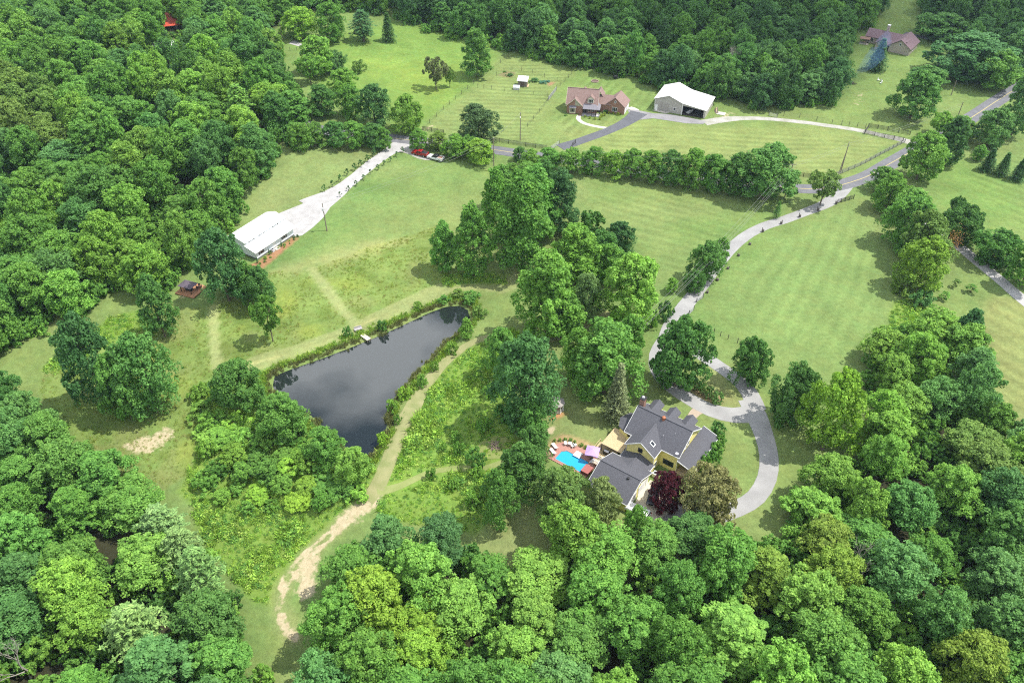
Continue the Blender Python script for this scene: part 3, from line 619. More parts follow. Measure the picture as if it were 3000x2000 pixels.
# tulip poplars and companions above the pond
T(1305, 792, 637, 82, 'poplar', 'mid', 'left and smallest of the poplars above the pond', i=0)
T(1388, 806, 578, 112, 'poplar', 'mid', 'second poplar from the left above the pond', i=1)
T(1455, 700, 480, 90, 'poplar', 'mid', 'slender poplar behind the tall pair above the pond', i=2)
T(1530, 790, 478, 170, 'poplar', 'mid', 'tallest broad poplar in the middle grove above the pond', i=0)
T(1640, 680, 478, 120, 'poplar', 'deep', 'dark poplar at the top right of the middle grove', i=1)
T(1600, 610, 460, 80, 'poplar', 'dark', 'dark narrow poplar at the back of the middle grove')
T(1680, 840, 640, 150, 'poplar', 'light', 'light green poplar in the centre of the middle grove', i=2)
T(1600, 985, 712, 190, 'poplar', 'light', 'large bright conical poplar at the lower end of the middle grove', i=1)
T(1835, 945, 722, 185, 'oak', 'light', 'broad bright green tree right of the conical poplar', i=4)
T(1715, 935, 790, 100, 'oak', 'grey', 'dull grey-green tree between the conical poplar and broad bright tree')
T(1755, 790, 660, 110, 'oak', 'dark', 'dark low tree on the right flank of the middle grove')
T(1810, 750, 640, 90, 'oak', 'deep', 'dark bushy tree reaching into the field from the middle grove')
T(1725, 700, 610, 100, 'shrub', 'dark', 'dark bush behind the right flank of the middle grove', name='bush', cat='bush')
T(1665, 985, 850, 90, 'poplar', 'mid', 'mid-green tree at the right foot of the conical poplar')
# trees round the yellow house
T(1540, 1240, 955, 200, 'oak', 'deep', 'big dark oak between the track and the yellow house lawn', i=2)
T(1470, 1105, 950, 110, 'oak', 'mid', 'mid-green tree left behind the big dark oak by the track')
T(1770, 1150, 925, 220, 'oak', 'mid', 'wide tree behind the spruce, left of the utility pole', i=0)
T(1690, 1120, 945, 110, 'oak', 'light', 'yellow-green tree between the dark oak and the wide tree')
T(1838, 1060, 910, 100, 'oak', 'mid', 'tree just left of the utility pole above the yellow house')
T(1802, 1228, 1058, 108, 'spruce', (.15, .20, .085), 'dark drooping spruce on the yellow house lawn', i=0)
T(1977, 1130, 915, 172, 'round', 'dark', 'large round tree hiding the drive fork above the yellow house', i=0)
T(2190, 1118, 980, 116, 'round', 'dark', 'neat ball-shaped tree beside the drive loop', i=1)
T(2308, 1235, 1055, 142, 'round', 'dark', 'dark round tree right of the drive loop', i=2)
T(2408, 1315, 1068, 185, 'oak', 'lime', 'large yellow-green tree right of the drive loop', i=4)
T(1562, 1290, 1162, 100, 'oak', 'mid', 'tree beside the small white summerhouse')
T(1562, 1345, 1240, 95, 'round', 'dark', 'dark tree left of the pool planting bed')
T(1535, 1440, 1285, 150, 'oak', 'dark', 'dark tree left of the swimming pool', i=5)
T(1462, 1530, 1365, 115, 'oak', 'mid', 'leafy tree at the corner of the small lower lawn', i=1)
T(1640, 1525, 1372, 175, 'oak', 'olive', 'olive-green tree overhanging the swimming pool', i=3)
T(1755, 1530, 1395, 110, 'oak', (.19, .27, .09), 'yellow-green tree in front of the garage back wall', i=2)
T(1945, 1490, 1378, 96, 'round', 'maroon', 'small purple-leaved maple beside the garage drive')
T(2062, 1515, 1362, 155, 'round', 'tan', 'brownish olive tree in front of the yellow house porch', i=1)
T(1850, 1600, 1475, 84, 'oak', 'mid', 'tree standing in front of the garage doors')
T(1820, 1185, 1138, 62, 'shrub', 'light', 'bright bush at the chimney end of the yellow house', name='bush', cat='bush')
for k, (a, b_, w) in enumerate([(2040,1142,34),(2060,1155,34),(2078,1166,32),(2098,1178,40)]):
    tree(a, b_, b_ - 34, w, 'shrub', 'grey', ('first', 'second', 'third', 'last')[k] + ' shrub of the clipped row in the drive island, from the left', group='shrubs in the drive island', name='island_shrub', cat='shrub')
for k, (a, b_, w, c) in enumerate([(2098,1275,52,'dark'),(2105,1310,48,'mid'),(2092,1335,54,'mid'),(2078,1358,50,'mid'),(2060,1372,44,'mid')]):
    tree(a, b_, b_ - 40, w, 'shrub', c, ('first', 'second', 'third', 'fourth', 'last')[k] + ' shrub along the porch of the yellow house, from the top', group='porch shrubs', name='porch_shrub', cat='shrub')
for k, (a, b_) in enumerate([(1625,1293),(1640,1291),(1656,1290),(1672,1291),(1684,1297),(1703,1306),(1716,1313)]):
    tree(a, b_, b_ - 9, 13, 'shrub', 'light', ('first', 'second', 'third', 'fourth', 'fifth', 'sixth', 'last')[k] + ' small shrub in the pool planting bed, from the left', group='pool bed shrubs', name='bed_shrub', cat='shrub')
# upper field and road
T(1066, 122, 20, 95, 'pine', 'deep', 'left and wider of the two dark pines at the wood edge', i=0)
T(1140, 122, 30, 58, 'spruce', 'deep', 'right and narrower of the two dark pines at the wood edge', i=1)
T(1397, 226, 70, 88, 'poplar', 'mid', 'tall poplar standing alone in the upper field', i=2)
T(1278, 262, 155, 78, 'open', (.14, .165, .075), 'flat-topped pine with bare trunk in the upper field', i=0, name='pine_tree')
T(1318, 256, 195, 36, 'open', 'olive', 'thin sparse tree next to the flat-topped pine', i=2)
T(1400, 418, 290, 135, 'oak', (.075, .13, .05), 'dark oak inside the fence left of the brick house', i=1)
T(1195, 388, 262, 100, 'oak', 'light', 'light green tree over the road by the drive mouth', i=0)
T(912, 248, 150, 74, 'open', 'light', 'bright tree with visible trunk in the upper left lawn', i=1)
T(935, 218, 88, 110, 'oak', 'light', 'light broad tree at the top of the upper left lawn', i=4)
T(985, 212, 138, 72, 'round', 'blue', 'bluish willow-like tree beside the upper field')
T(1012, 272, 190, 92, 'oak', 'light', 'bushy light tree below the bluish one beside the upper field')
T(1052, 212, 170, 50, 'shrub', 'olive', 'small olive bush at the upper field edge', name='bush', cat='bush')
T(1030, 345, 240, 82, 'oak', 'mid', 'tree left of the dark pair above the road')
T(1100, 368, 235, 95, 'oak', 'deep', 'dark tree above the road, left of the bright one')
T(884, 112, 5, 110, 'oak', 'lime', 'yellow-green tree over the hidden drive near the top')
T(975, 120, -10, 95, 'oak', 'mid', 'mid-green tree left of the two dark pines')
T(948, 340, 235, 100, 'oak', 'dark', 'dark tree at the corner of the left wood by the upper lawn', i=2)
for k, (a, b_, t_, w, c) in enumerate([(925,428,350,75,'mid'),(985,430,345,80,'dark'),(1040,430,345,75,'mid'),(1095,430,350,80,'dark'),(1125,438,365,50,'mid'),(880,440,350,80,'mid')]):
    T(a, b_, t_, w, 'oak', c, ['tree', 'dark tree', 'tree', 'dark tree', 'small tree', 'tree'][k] + ' in the row above the farmhouse drive, ' + ['second', 'third', 'fourth', 'fifth', 'sixth', 'first'][k] + ' from left', group='row above the farmhouse drive')
for k, (a, b_, t_, w, c) in enumerate([(1228,440,370,56,'mid'),(1285,440,378,62,'olive'),(1338,462,385,80,'light'),(1405,474,395,90,'lime'),(1372,448,388,60,'mid'),(1430,470,425,40,'mid')]):
    T(a, b_, t_, w, 'oak', c, ['bushy tree behind the red pickup, nearest the gravel', 'dull bushy tree in the roadside row right of the pickup', 'light bushy tree in the roadside row behind the white truck', 'bright yellow-green tree at the right end of the roadside row', 'tree behind the yellow-green one in the roadside row', 'small bush at the foot of the roadside pole'][k])
names = 'first second third fourth fifth sixth seventh eighth ninth tenth eleventh twelfth thirteenth fourteenth'.split()
for k, (a, b_, t_, w, c) in enumerate([(1520,472,425,44,'dark'),(1557,492,430,62,'light'),(1610,497,425,80,'mid'),(1672,505,425,80,'light'),(1735,510,420,80,'mid'),(1795,518,432,76,'light'),(1848,522,428,76,'mid'),(1905,530,430,80,'mid'),(1962,538,430,90,'dark'),(2022,548,422,100,'mid'),(2085,556,440,96,'mid'),(2150,565,432,116,'dark')]):
    T(a, b_, t_, w, 'oak', c, f'{names[k]} tree from left in the hedgerow along the road', group='hedgerow along the road')
T(2236, 582, 403, 172, 'oak', 'dark', 'large dark tree at the right end of the roadside hedgerow', i=5)
T(1540, 520, 470, 80, 'oak', 'mid', 'bush at the left foot of the roadside hedgerow'); T(1500, 560, 470, 70, 'poplar', 'mid', 'pointed young poplar left of the roadside hedgerow')
T(2402, 600, 490, 95, 'open', (.15, .26, .06), 'lone tree on the grass triangle by the lane junction', i=1)
T(2273, 640, 588, 28, 'cedar', 'dark', 'small pointed cedar beside the lane', i=0)
T(2062, 820, 695, 105, 'oak', 'dark', 'dark tree beside the lane under the power wires', i=2)
T(2105, 775, 690, 60, 'oak', 'mid', 'small tree at the upper end of the laneside clump')
T(2030, 855, 785, 66, 'oak', 'dark', 'dark bush below the laneside clump under the wires')
T(1968, 855, 810, 44, 'oak', 'light', 'light bush left of the laneside clump')
T(1945, 935, 875, 60, 'shrub', 'dark', 'dark bush beside the lane above the utility pole', name='bush', cat='bush')
T(1905, 960, 900, 55, 'shrub', 'mid', 'mid-green bush beside the lane near the pole top', name='bush', cat='bush')
T(482, 122, 70, 46, 'spruce', 'deep', 'dark conifer between the red-roofed cabin and white-roofed shed', i=1)
T(2575, 560, 480, 80, 'oak', 'mid', 'tree at the lane mouth behind the short board fence')
T(2655, 640, 540, 110, 'oak', 'mid', 'tree in the right-hand line behind its second tree')
T(1470, 620, 470, 110, 'poplar', 'mid', 'left back poplar of the middle grove')
T(1570, 700, 470, 130, 'poplar', 'mid', 'central back poplar of the middle grove')
T(1780, 830, 700, 110, 'oak', 'mid', 'tree between the middle grove and the broad bright tree')
# right-hand tree line
for k, (a, b_, t_, w, c, kd, l) in enumerate([
 (2595,612,492,110,'mid','oak','top tree of the line between the two right-hand fields'),
 (2640,720,560,150,'mid','oak','second tree down the line between the two right-hand fields'),
 (2690,775,605,140,'olive','oak','third, duller tree down the line between the right-hand fields'),
 (2682,845,680,150,(.16,.30,.04),'oak','brightest tree in the line between the two right-hand fields'),
 (2640,862,800,78,'olive','shrub','scrubby bush below the bright tree of the right-hand line'),
 (2695,895,845,84,'blue','shrub','blue-green bush at the lower end of the right-hand line'),
 (2685,525,372,128,'light','oak','light tree where the fence meets the road'),
 (2765,482,328,84,'deep','poplar','dark upright tree beside the road fence corner'),
 (2805,708,590,114,'dark','round','round tree above the gravel lane at right'),
 (2793,640,570,52,'dark','round','small round tree behind the one above the gravel lane'),
 (2902,770,663,130,'dark','round','second round tree along the gravel lane'),
 (2990,838,688,112,'mid','oak','tree at the right edge along the gravel lane'),
 (2940,730,690,60,'olive','oak','small olive tree between the gravel lane trees'),
 (2718,622,597,24,'dark','round','tiny round tree alone on the right lawn'),
 (2800,1042,893,82,'deep','poplar','dark glossy upright tree at the edge of the right wood'),
 (2893,428,305,112,'blue','oak','bluish tree beside the road near the right edge'),
 (2865,470,420,44,'mid','oak','small tree below the bluish roadside tree'),
 (2800,410,330,80,'mid','oak','light tree left of the road at upper right'),
 (2745,400,320,85,'light','open','sparse tree near the far gate at upper right'),
 (2665,345,188,140,'dark','oak','large dark tree on the lawn below the far house'),
 (2710,260,180,110,'dark','oak','dark tree right of the large lawn tree'),
 (2830,225,68,240,'deep','oak','very wide dark tree right of the far house'),
 (2745,115,20,150,'dark','oak','dark tree behind the far house on the right'),
 (2900,260,130,130,'mid','oak','tree between the wide dark one and the road'),
 (2960,400,200,110,'blue','oak','bluish tree leaning over the road at the right edge'),
 (2565,206,105,76,'deep','spruce','dark conifer standing in the smoke'),
 (2888,500,428,60,'deep','spruce','left of the three dark cedars near the right edge'),
 (2930,514,442,56,'deep','spruce','middle of the three dark cedars near the right edge'),
 (2978,528,452,60,'deep','spruce','right of the three dark cedars near the right edge')]):
    T(a, b_, t_, w, kd, c, l, name='bush' if kd == 'shrub' else None, cat='bush' if kd == 'shrub' else 'tree')
for k, (a, b_, w, c) in enumerate([(2747,850,20,'mid'),(2798,842,34,'olive'),(2765,878,34,'mid'),(2842,856,34,'mid')]):
    tree(a, b_, b_ - 26, w, 'sapling', c, ['smallest sapling on the right lawn, leftmost', 'rust-tinged sapling on the right lawn', 'lowest sapling on the right lawn', 'rightmost sapling on the right lawn'][k], group='saplings on the right lawn', cat='sapling')
T(2752, 762, 720, 46, 'shrub', 'olive', 'half-dead shrub at the foot of the orange tree', name='bush', cat='bush')
# orange dead tree
b0 = G(2775, 752); e = empty('dead_tree', b0, 0, 'orange-brown dead tree leaning over the gravel lane', 'tree'); hh = height_at(b0, 680)
o = bpy.data.objects.new('trunk', bare_tree('trunk_dead', 3, hh, 2, mat('rust_twigs', (.50, .30, .15), (.36, .2, .1), 3))); link(o, e)
rg = np.random.default_rng(8); pts = rg.normal(size=(500, 3)) * np.array((1.1, 1.1, .25 * hh)) + np.array((0, 0, hh * .62)); V, Q = cards(pts, unit(rg.normal(size=(500, 3))), rg.uniform(.06, .14, 500), rg)
o = bpy.data.objects.new('crown', np_mesh('crown_dead', V, Q, LEAF, np.repeat(rg.random(500), 4))); o.color = (.55, .30, .13, 1); link(o, e)
# saplings lining the farmhouse drive
SAP = [(1140,430),(1115,445),(1097,458),(1078,475),(1058,490),(1040,500),(1018,515),(998,533),(975,550),(952,562),(1180,447),(1163,460),(1144,475),(1126,485),(1108,498),(1086,512),(1066,528),(1044,545),(1022,560),(997,578)]
for k, (a, b_) in enumerate(SAP):
    s_ = 21 if k < 10 else 16
    tree(a, b_, b_ - s_ * 1.15, s_ * .8, 'sapling', 'deep', f"{names[k % 10]} sapling from the road on the {'left' if k < 10 else 'right'} side of the farmhouse drive", group='saplings lining the farmhouse drive', cat='sapling')
# foundation planting of the farmhouse and the brick house
for k, (a, b_, h_, w) in enumerate([(826,722,16,8),(790,746,17,8),(795,744,12,5),(755,771,17,8)]):
    tree(a, b_, b_ - h_, w, 'cedar', 'deep', ['tall pointed evergreen nearest the farmhouse corner by the gravel', 'tall pointed evergreen left of the farmhouse door', 'thin evergreen squeezed beside the farmhouse door', 'pointed evergreen at the oak end of the farmhouse'][k], name='evergreen_shrub', cat='shrub')
for k, (a, b_, w, c) in enumerate([(872,693,9,'deep'),(862,697,11,'deep'),(862,703,7,'olive'),(848,707,6,'lime'),(849,715,5,'mid'),(834,719,9,'mid'),(833,725,6,'lime'),(816,728,7,'lime'),(778,759,13,'lime'),(793,755,7,'lime'),(776,768,9,'mid'),(762,774,9,'mid'),(757,782,11,'lime')]):
    tree(a, b_, b_ - w * .7, w, 'shrub', c, f'{names[k]} low shrub from the gravel end of the farmhouse bed', group='low shrubs in the farmhouse bed', name='bed_shrub', cat='shrub')
for k, (a, b_, w) in enumerate([(1714,344,9),(1728,348,10),(1743,350,10),(1757,351,12),(1763,343,11),(1770,339,13),(1784,334,9),(1797,335,9),(1810,338,11),(1818,336,5)]):
    tree(a, b_, b_ - w * .9, w, 'shrub', (.26, .34, .045), f'{names[k]} clipped yellow-green ball shrub from left before the brick house', group='ball shrubs at the brick house', name='ball_shrub', cat='shrub')
tree(1775, 331, 320, 17, 'shrub', 'blue', 'bluish shrub beside the brick house porch', name='bed_shrub', cat='shrub'); tree(1657, 340, 334, 12, 'shrub', 'mid', 'low shrub at the left corner of the brick house', name='bed_shrub', cat='shrub')
# small shrubs and reeds round the pond
for k, (a, b_, h_, w, c) in enumerate([(1122,968,34,32,'mid'),(1020,985,32,30,'mid'),(1225,905,25,34,'light'),(1325,1035,40,48,'light'),(1275,1085,30,34,'light'),(1238,1130,34,36,'light'),(1185,1165,34,44,'lime'),(1150,1205,40,44,'light'),(1122,1300,36,38,'lime'),(1380,880,28,60,'mid'),(1340,868,22,40,'olive'),(1405,925,30,50,'olive'),(1300,885,22,40,'mid'),(1165,1240,30,30,'mid')]):
    tree(a, b_, b_ - h_, w, 'shrub', c, f'{names[k]} bank shrub round the pond, clockwise from the plank' if k < 3 else f'{names[k]} of the bushy shrubs on the pond bank', group='shrubs on the pond bank', name='bank_shrub', cat='shrub')

# ------------------------------------------------------------------ woods: nearest 300 trees one by one, the rest as one wood
COLS = {'left wood': ['mid', 'mid', 'dark', 'light', 'mid', 'blue', 'light'], 'dark wood behind the barn': ['deep', 'dark', 'dark', 'mid', 'blue'], 'wood in the top right corner': ['dark', 'deep', 'blue'],
        'bottom left wood': ['mid', 'dark', 'blue', 'mid', 'light', 'mid'], 'bottom right wood': ['mid', 'light', 'mid', 'dark', 'blue', 'mid', 'light']}
SPOTS = [(1130,1800,130,'lime'),(1250,1880,120,'lime'),(2330,1590,130,'yellow'),(2420,1560,110,'yellow'),(2090,1880,90,'yellow'),(2820,1960,110,'yellow'),(1700,1580,120,'light'),(1250,1560,110,'deep'),(2600,1190,150,'light'),(2720,1130,110,'blue'),(2650,1060,110,'light'),(2330,1440,100,'light'),(2560,1360,130,'light'),(2850,1290,120,'olive'),(560,1540,150,'grey'),(650,1650,120,'grey'),(400,1840,90,'grey'),(330,1700,150,'light'),(60,300,120,'olive'),(120,350,90,'olive'),(640,230,70,'light'),(230,200,70,'mid'),(560,560,120,'mid'),(380,700,150,'light'),(2080,100,80,'mid'),(820,560,80,'mid'),(930,100,80,'lime'),(60,1200,120,'blue'),(150,1320,120,'mid'),(2900,1750,150,'blue'),(2300,1760,120,'light'),(1560,1740,110,'light'),(1880,1800,150,'mid')]
FT = []
for reg, P in FOREST_PX.items():
    W = GP(P) if True else None; x0 = min(p[0] for p in W); x1 = max(p[0] for p in W); y0 = min(p[1] for p in W); y1 = max(p[1] for p in W)
    near = y1 < 200; gap = 6.0 if near else 6.4
    n = int((x1 - x0) * (y1 - y0) / (gap * gap) * 2.2); rgf = np.random.default_rng(len(reg) * 3); cx_ = rgf.uniform(x0, x1, n); cy_ = rgf.uniform(y0, y1, n)
    d = seg_dist(cx_, cy_, W); cell = {}
    for X, Y in zip(cx_[d < -1.0], cy_[d < -1.0]):
        i_, j_ = int(X // gap), int(Y // gap)
        if any((X - a) ** 2 + (Y - b_) ** 2 < gap * gap for q in range(i_ - 1, i_ + 2) for w in range(j_ - 1, j_ + 2) for a, b_ in cell.get((q, w), ())): continue
        if any((X - a) ** 2 + (Y - b_) ** 2 < (r_ * .9 + 1.5) ** 2 for a, b_, r_ in OCC): continue
        z = gz(X, Y); px, py, dep = proj(X, Y, z + 10)
        if px < -260 or px > 3260 or py > 2250 or py < -60 or dep < 20: continue
        if any((px - a) ** 2 / (s1 * s1) + (py - b_) ** 2 / (s2 * s2) < 1 for a, b_, s1, s2 in ((480,110,55,62),(510,85,45,60),(835,130,60,40),(540,150,50,30))): continue
        cell.setdefault((i_, j_), []).append((X, Y)); col = rgf.choice(COLS[reg])
        for a, b_, r_, c_ in SPOTS:
            if (px - a) ** 2 + ((py - b_) * 1.2) ** 2 < r_ * r_: col = c_
        kind = 'forest' if rgf.random() < .72 else ('oak' if rgf.random() < .6 else 'poplar')
        if rgf.random() < .03 and not near: kind = 'pine'
        edge = (not near) and seg_dist(np.array([X]), np.array([Y]), W)[0] > -7
        if edge and kind == 'forest': kind = 'oak'
        r_ = gap * rgf.uniform(.66, .98); hgt = rgf.uniform(10.5, 19.0) * (.8 if near else .95)
        if col == 'grey': kind = 'pine'
        FT.append((reg, X, Y, z, px, py, dep, str(col), kind, r_, hgt))
FT.sort(key=lambda t: t[6])
vis = [t for t in FT if -60 < t[4] < 3060 and t[5] < 2060]; hid = [t for t in FT if not (-60 < t[4] < 3060 and t[5] < 2060)]
solo = vis[:290]; rest = vis[290:] + hid
CW = {'mid': 'mid-green', 'dark': 'dark green', 'light': 'light green', 'lime': 'yellow-green', 'blue': 'blue-green', 'deep': 'very dark', 'olive': 'olive-green', 'yellow': 'yellowish', 'grey': 'grey-green'}
rows = {}
for t in solo: rows.setdefault((t[0], int(t[5] // 110)), []).append(t)
rl = {}
for k in rows: rl.setdefault(k[0], []).append(k[1])
def ordw(n): return ('first second third fourth fifth sixth seventh eighth ninth tenth eleventh twelfth thirteenth fourteenth fifteenth sixteenth seventeenth eighteenth nineteenth twentieth'.split() + [f'{i}th' for i in range(21, 60)])[n]
for (reg, rr), L in rows.items():
    q = sorted(rl[reg], reverse=True).index(rr)
    for k, t in enumerate(sorted(L, key=lambda t: t[4])):
        lab = f"{CW[t[7]]} tree, {ordw(k)} from left, {ordw(q)} row up, {t[0]}"
        plant('forest_tree' if t[8] != 'pine' else 'forest_pine', t[8], (t[1], t[2], t[3]), t[9], t[10], t[7], lab, 'tree', 'trees of the ' + t[0])
# the farther trees: one wood
RC = {}
def recol(me, col):
    k = tuple(round(v, 3) for v in col)
    if k not in RC: RC[k] = leafmat('foliage_fixed', fixed=k)
    me = me.copy(); me.materials.clear(); me.materials.append(RC[k]); return me
pc_ = bpy.data.collections.new('wood_stock'); order = []
for kd in ('forest', 'oak', 'poplar', 'pine'):
    for vi in range(1 if kd != 'forest' else 3):
        if vi >= len(PROTO[kd]): continue
        for col in (('mid', 'dark', 'light', 'deep', 'blue') if kd != 'pine' else ('deep',)):
            c, t, _, _ = PROTO[kd][vi]; o = bpy.data.objects.new(f'stock_{len(order):03d}', recol(c, GREEN[col])); pc_.objects.link(o); order.append((kd, vi, col))
def gn_scatter(name, locs, rots, scls, idxs, coll, label, kind='stuff', cat=None):
    me = bpy.data.meshes.new(name); me.vertices.add(len(locs)); me.vertices.foreach_set('co', np.asarray(locs, np.float32).ravel())
    for nm, ty, dat, fld in (('rot', 'FLOAT_VECTOR', rots, 'vector'), ('scl', 'FLOAT_VECTOR', scls, 'vector')):
        a = me.attributes.new(nm, ty, 'POINT'); a.data.foreach_set(fld, np.asarray(dat, np.float32).ravel())
    a = me.attributes.new('idx', 'INT', 'POINT'); a.data.foreach_set('value', np.asarray(idxs, np.int32))
    o = link(bpy.data.objects.new(name, me)); ng = bpy.data.node_groups.new(name, 'GeometryNodeTree')
    ng.interface.new_socket('Geometry', in_out='INPUT', socket_type='NodeSocketGeometry'); ng.interface.new_socket('Geometry', in_out='OUTPUT', socket_type='NodeSocketGeometry')
    N = ng.nodes.new; gi = N('NodeGroupInput'); go = N('NodeGroupOutput'); ip = N('GeometryNodeInstanceOnPoints'); ci = N('GeometryNodeCollectionInfo'); ci.inputs['Collection'].default_value = coll; ci.inputs['Separate Children'].default_value = True; ci.inputs['Reset Children'].default_value = True
    def na(nm, ty):
        q = N('GeometryNodeInputNamedAttribute'); q.data_type = ty; q.inputs['Name'].default_value = nm; return q.outputs['Attribute']
    ip.inputs['Pick Instance'].default_value = True; K = ng.links.new
    K(gi.outputs[0], ip.inputs['Points']); K(ci.outputs[0], ip.inputs['Instance']); K(na('idx', 'INT'), ip.inputs['Instance Index']); K(na('rot', 'FLOAT_VECTOR'), ip.inputs['Rotation']); K(na('scl', 'FLOAT_VECTOR'), ip.inputs['Scale']); K(ip.outputs[0], go.inputs[0])
    md = o.modifiers.new('scatter', 'NODES'); md.node_group = ng; return tag(o, label, cat, kind=kind)
rgw = random.Random(3); I = []
for t in rest:
    col = {'olive': 'light', 'lime': 'light', 'yellow': 'light', 'grey': 'blue'}.get(t[7], t[7]); ch = [i for i, q in enumerate(order) if q[0] == t[8] and (q[2] == col or t[8] == 'pine')]; I.append(rgw.choice(ch))
gn_scatter('woodland', [(t[1], t[2], t[3]) for t in rest], [(0, 0, rgw.uniform(0, 6.28)) for _ in rest], [(t[9], t[9], t[10]) for t in rest], I, pc_, 'far trees of the surrounding woods, standing as one green mass', cat='woodland')
print('FOREST', len(FT), len(solo), len(rest))

# ------------------------------------------------------------------ undergrowth, rough grass, reeds
def clump_mesh(name, seed, n, Rr, Ht, size, m, asp=.7, upright=0.0):
    rg = np.random.default_rng(seed); d = unit(rg.normal(size=(n, 3)) * np.array((1, 1, .8)) + np.array((0, 0, .4))); d[:, 2] = np.abs(d[:, 2]); p = d * np.array((Rr, Rr, Ht)) * rg.uniform(.35, 1, (n, 1))
    nr = unit(d + np.array((0, 0, .5 - upright)) + rg.normal(size=(n, 3)) * .6); V, Q = cards(p, nr, size * rg.uniform(.6, 1.4, n), rg, asp=asp)
    return np_mesh(name, V, Q, m, np.repeat(rg.random(n), 4))
def tuft_mesh(name, seed, n, Rr, Ht, m):
    rg = np.random.default_rng(seed); a = rg.uniform(0, 6.28, n); r_ = Rr * np.sqrt(rg.random(n)); b_ = np.stack([r_ * np.cos(a), r_ * np.sin(a), np.full(n, -.05)], 1); h_ = Ht * rg.uniform(.5, 1.2, n); l_ = rg.normal(size=(n, 2)) * .35 * h_[:, None]; w_ = .05 * rg.uniform(.6, 1.4, n) * (Ht / .5); s_ = np.stack([-np.sin(a) * w_, np.cos(a) * w_, 0 * w_], 1)
    tp = b_ + np.stack([l_[:, 0], l_[:, 1], h_], 1); V = np.stack([b_ - s_, b_ + s_, tp + s_ * .3, tp - s_ * .3], 1).reshape(-1, 3); return np_mesh(name, V, np.arange(4 * n).reshape(n, 4), m, np.repeat(rg.random(n), 4))
uc = bpy.data.collections.new('undergrowth_stock')
UCOL = [(.19,.36,.055),(.225,.40,.06),(.15,.31,.055),(.26,.41,.065),(.125,.27,.055),(.23,.34,.075)]
for k in range(6):
    o = bpy.data.objects.new(f'u_{k}', recol(clump_mesh('undergrowth', k, 60, 1.0, .8, .16, LEAF), UCOL[k])); uc.objects.link(o)
for k in range(3):
    o = bpy.data.objects.new(f'v_{k}', recol(tuft_mesh('weeds', k, 40, .8, .9, LEAF), [(.23,.40,.065),(.27,.41,.08),(.19,.32,.055)][k])); uc.objects.link(o)
def scatter_in(polys, dens, seed, keep=None):
    out = []
    for P in polys:
        W = GP(P); x0 = min(p[0] for p in W); x1 = max(p[0] for p in W); y0 = min(p[1] for p in W); y1 = max(p[1] for p in W); rg = np.random.default_rng(seed); n = int((x1 - x0) * (y1 - y0) * dens); X = rg.uniform(x0, x1, n); Y = rg.uniform(y0, y1, n)
        k = seg_dist(X, Y, W) < 0; X, Y = X[k], Y[k]; out.append(np.stack([X, Y], 1)); seed += 1
    return np.concatenate(out)
TRK = [crom(GP(p), 3) for p in ([(1450,985),(1385,1003),(1330,1040),(1280,1085),(1235,1145),(1205,1200),(1175,1260),(1150,1320),(1128,1375),(1105,1425),(1060,1475),(960,1568),(880,1640),(820,1740),(830,1840)], [(1105,1440),(1195,1412),(1320,1372),(1480,1350)])]
def clear(XY, w):
    d = np.minimum(seg_dist(XY[:, 0], XY[:, 1], [(p.x, p.y) for p in TRK[0]], False), seg_dist(XY[:, 0], XY[:, 1], [(p.x, p.y) for p in TRK[1]], False) + .4); dp = seg_dist(XY[:, 0], XY[:, 1], POND); return XY[(d > w) & (dp > .2)]
U = clear(scatter_in(list(BRUSH_PX.values()), 2.2, 50), 1.9); rg = np.random.default_rng(77); big = blotch(5, 31, U[:, 0], U[:, 1])
sc_ = (.34 + 1.15 * big ** 2.2) * rg.uniform(.6, 1.3, len(U)); ix = np.where(rg.random(len(U)) < .75, rg.integers(0, 6, len(U)), rg.integers(6, 9, len(U)))
gn_scatter('undergrowth', np.column_stack([U, H(U[:, 0], U[:, 1])]), np.column_stack([0 * sc_, 0 * sc_, rg.uniform(0, 6.28, len(U))]), np.column_stack([sc_, sc_, sc_ * rg.uniform(.7, 1.3, len(U))]), ix, uc, 'bright tangled undergrowth covering the slopes beside the pond and track', cat='undergrowth')
# shrubs and young growth under the woods
US = scatter_in([P for P in FOREST_PX.values()], .075, 300); pr_ = np.array([proj(x, y, 2)[:2] for x, y in US]); US = US[(pr_[:, 0] > -150) & (pr_[:, 0] < 3150) & (pr_[:, 1] < 2200) & (pr_[:, 1] > -40) & ~((np.abs(pr_[:, 0] - 480) < 75) & (np.abs(pr_[:, 1] - 105) < 65)) & ~((np.abs(pr_[:, 0] - 850) < 60) & (np.abs(pr_[:, 1] - 120) < 45))]
sc2 = bpy.data.collections.new('understorey_stock')
for k in range(4): o = bpy.data.objects.new(f'w_{k}', recol(PROTO['shrub'][k][0], GREEN[('mid', 'dark', 'light', 'mid')[k]])); sc2.objects.link(o)
rg = np.random.default_rng(14); r_ = rg.uniform(1.6, 3.0, len(US)); gn_scatter('understorey', np.column_stack([US, H(US[:, 0], US[:, 1])]), np.column_stack([0 * r_, 0 * r_, rg.uniform(0, 6, len(US))]), np.column_stack([r_, r_, r_ * rg.uniform(1.0, 2.0, len(US))]), rg.integers(0, 4, len(US)), sc2, 'shrubs and young growth filling the ground under the woods', cat='undergrowth')
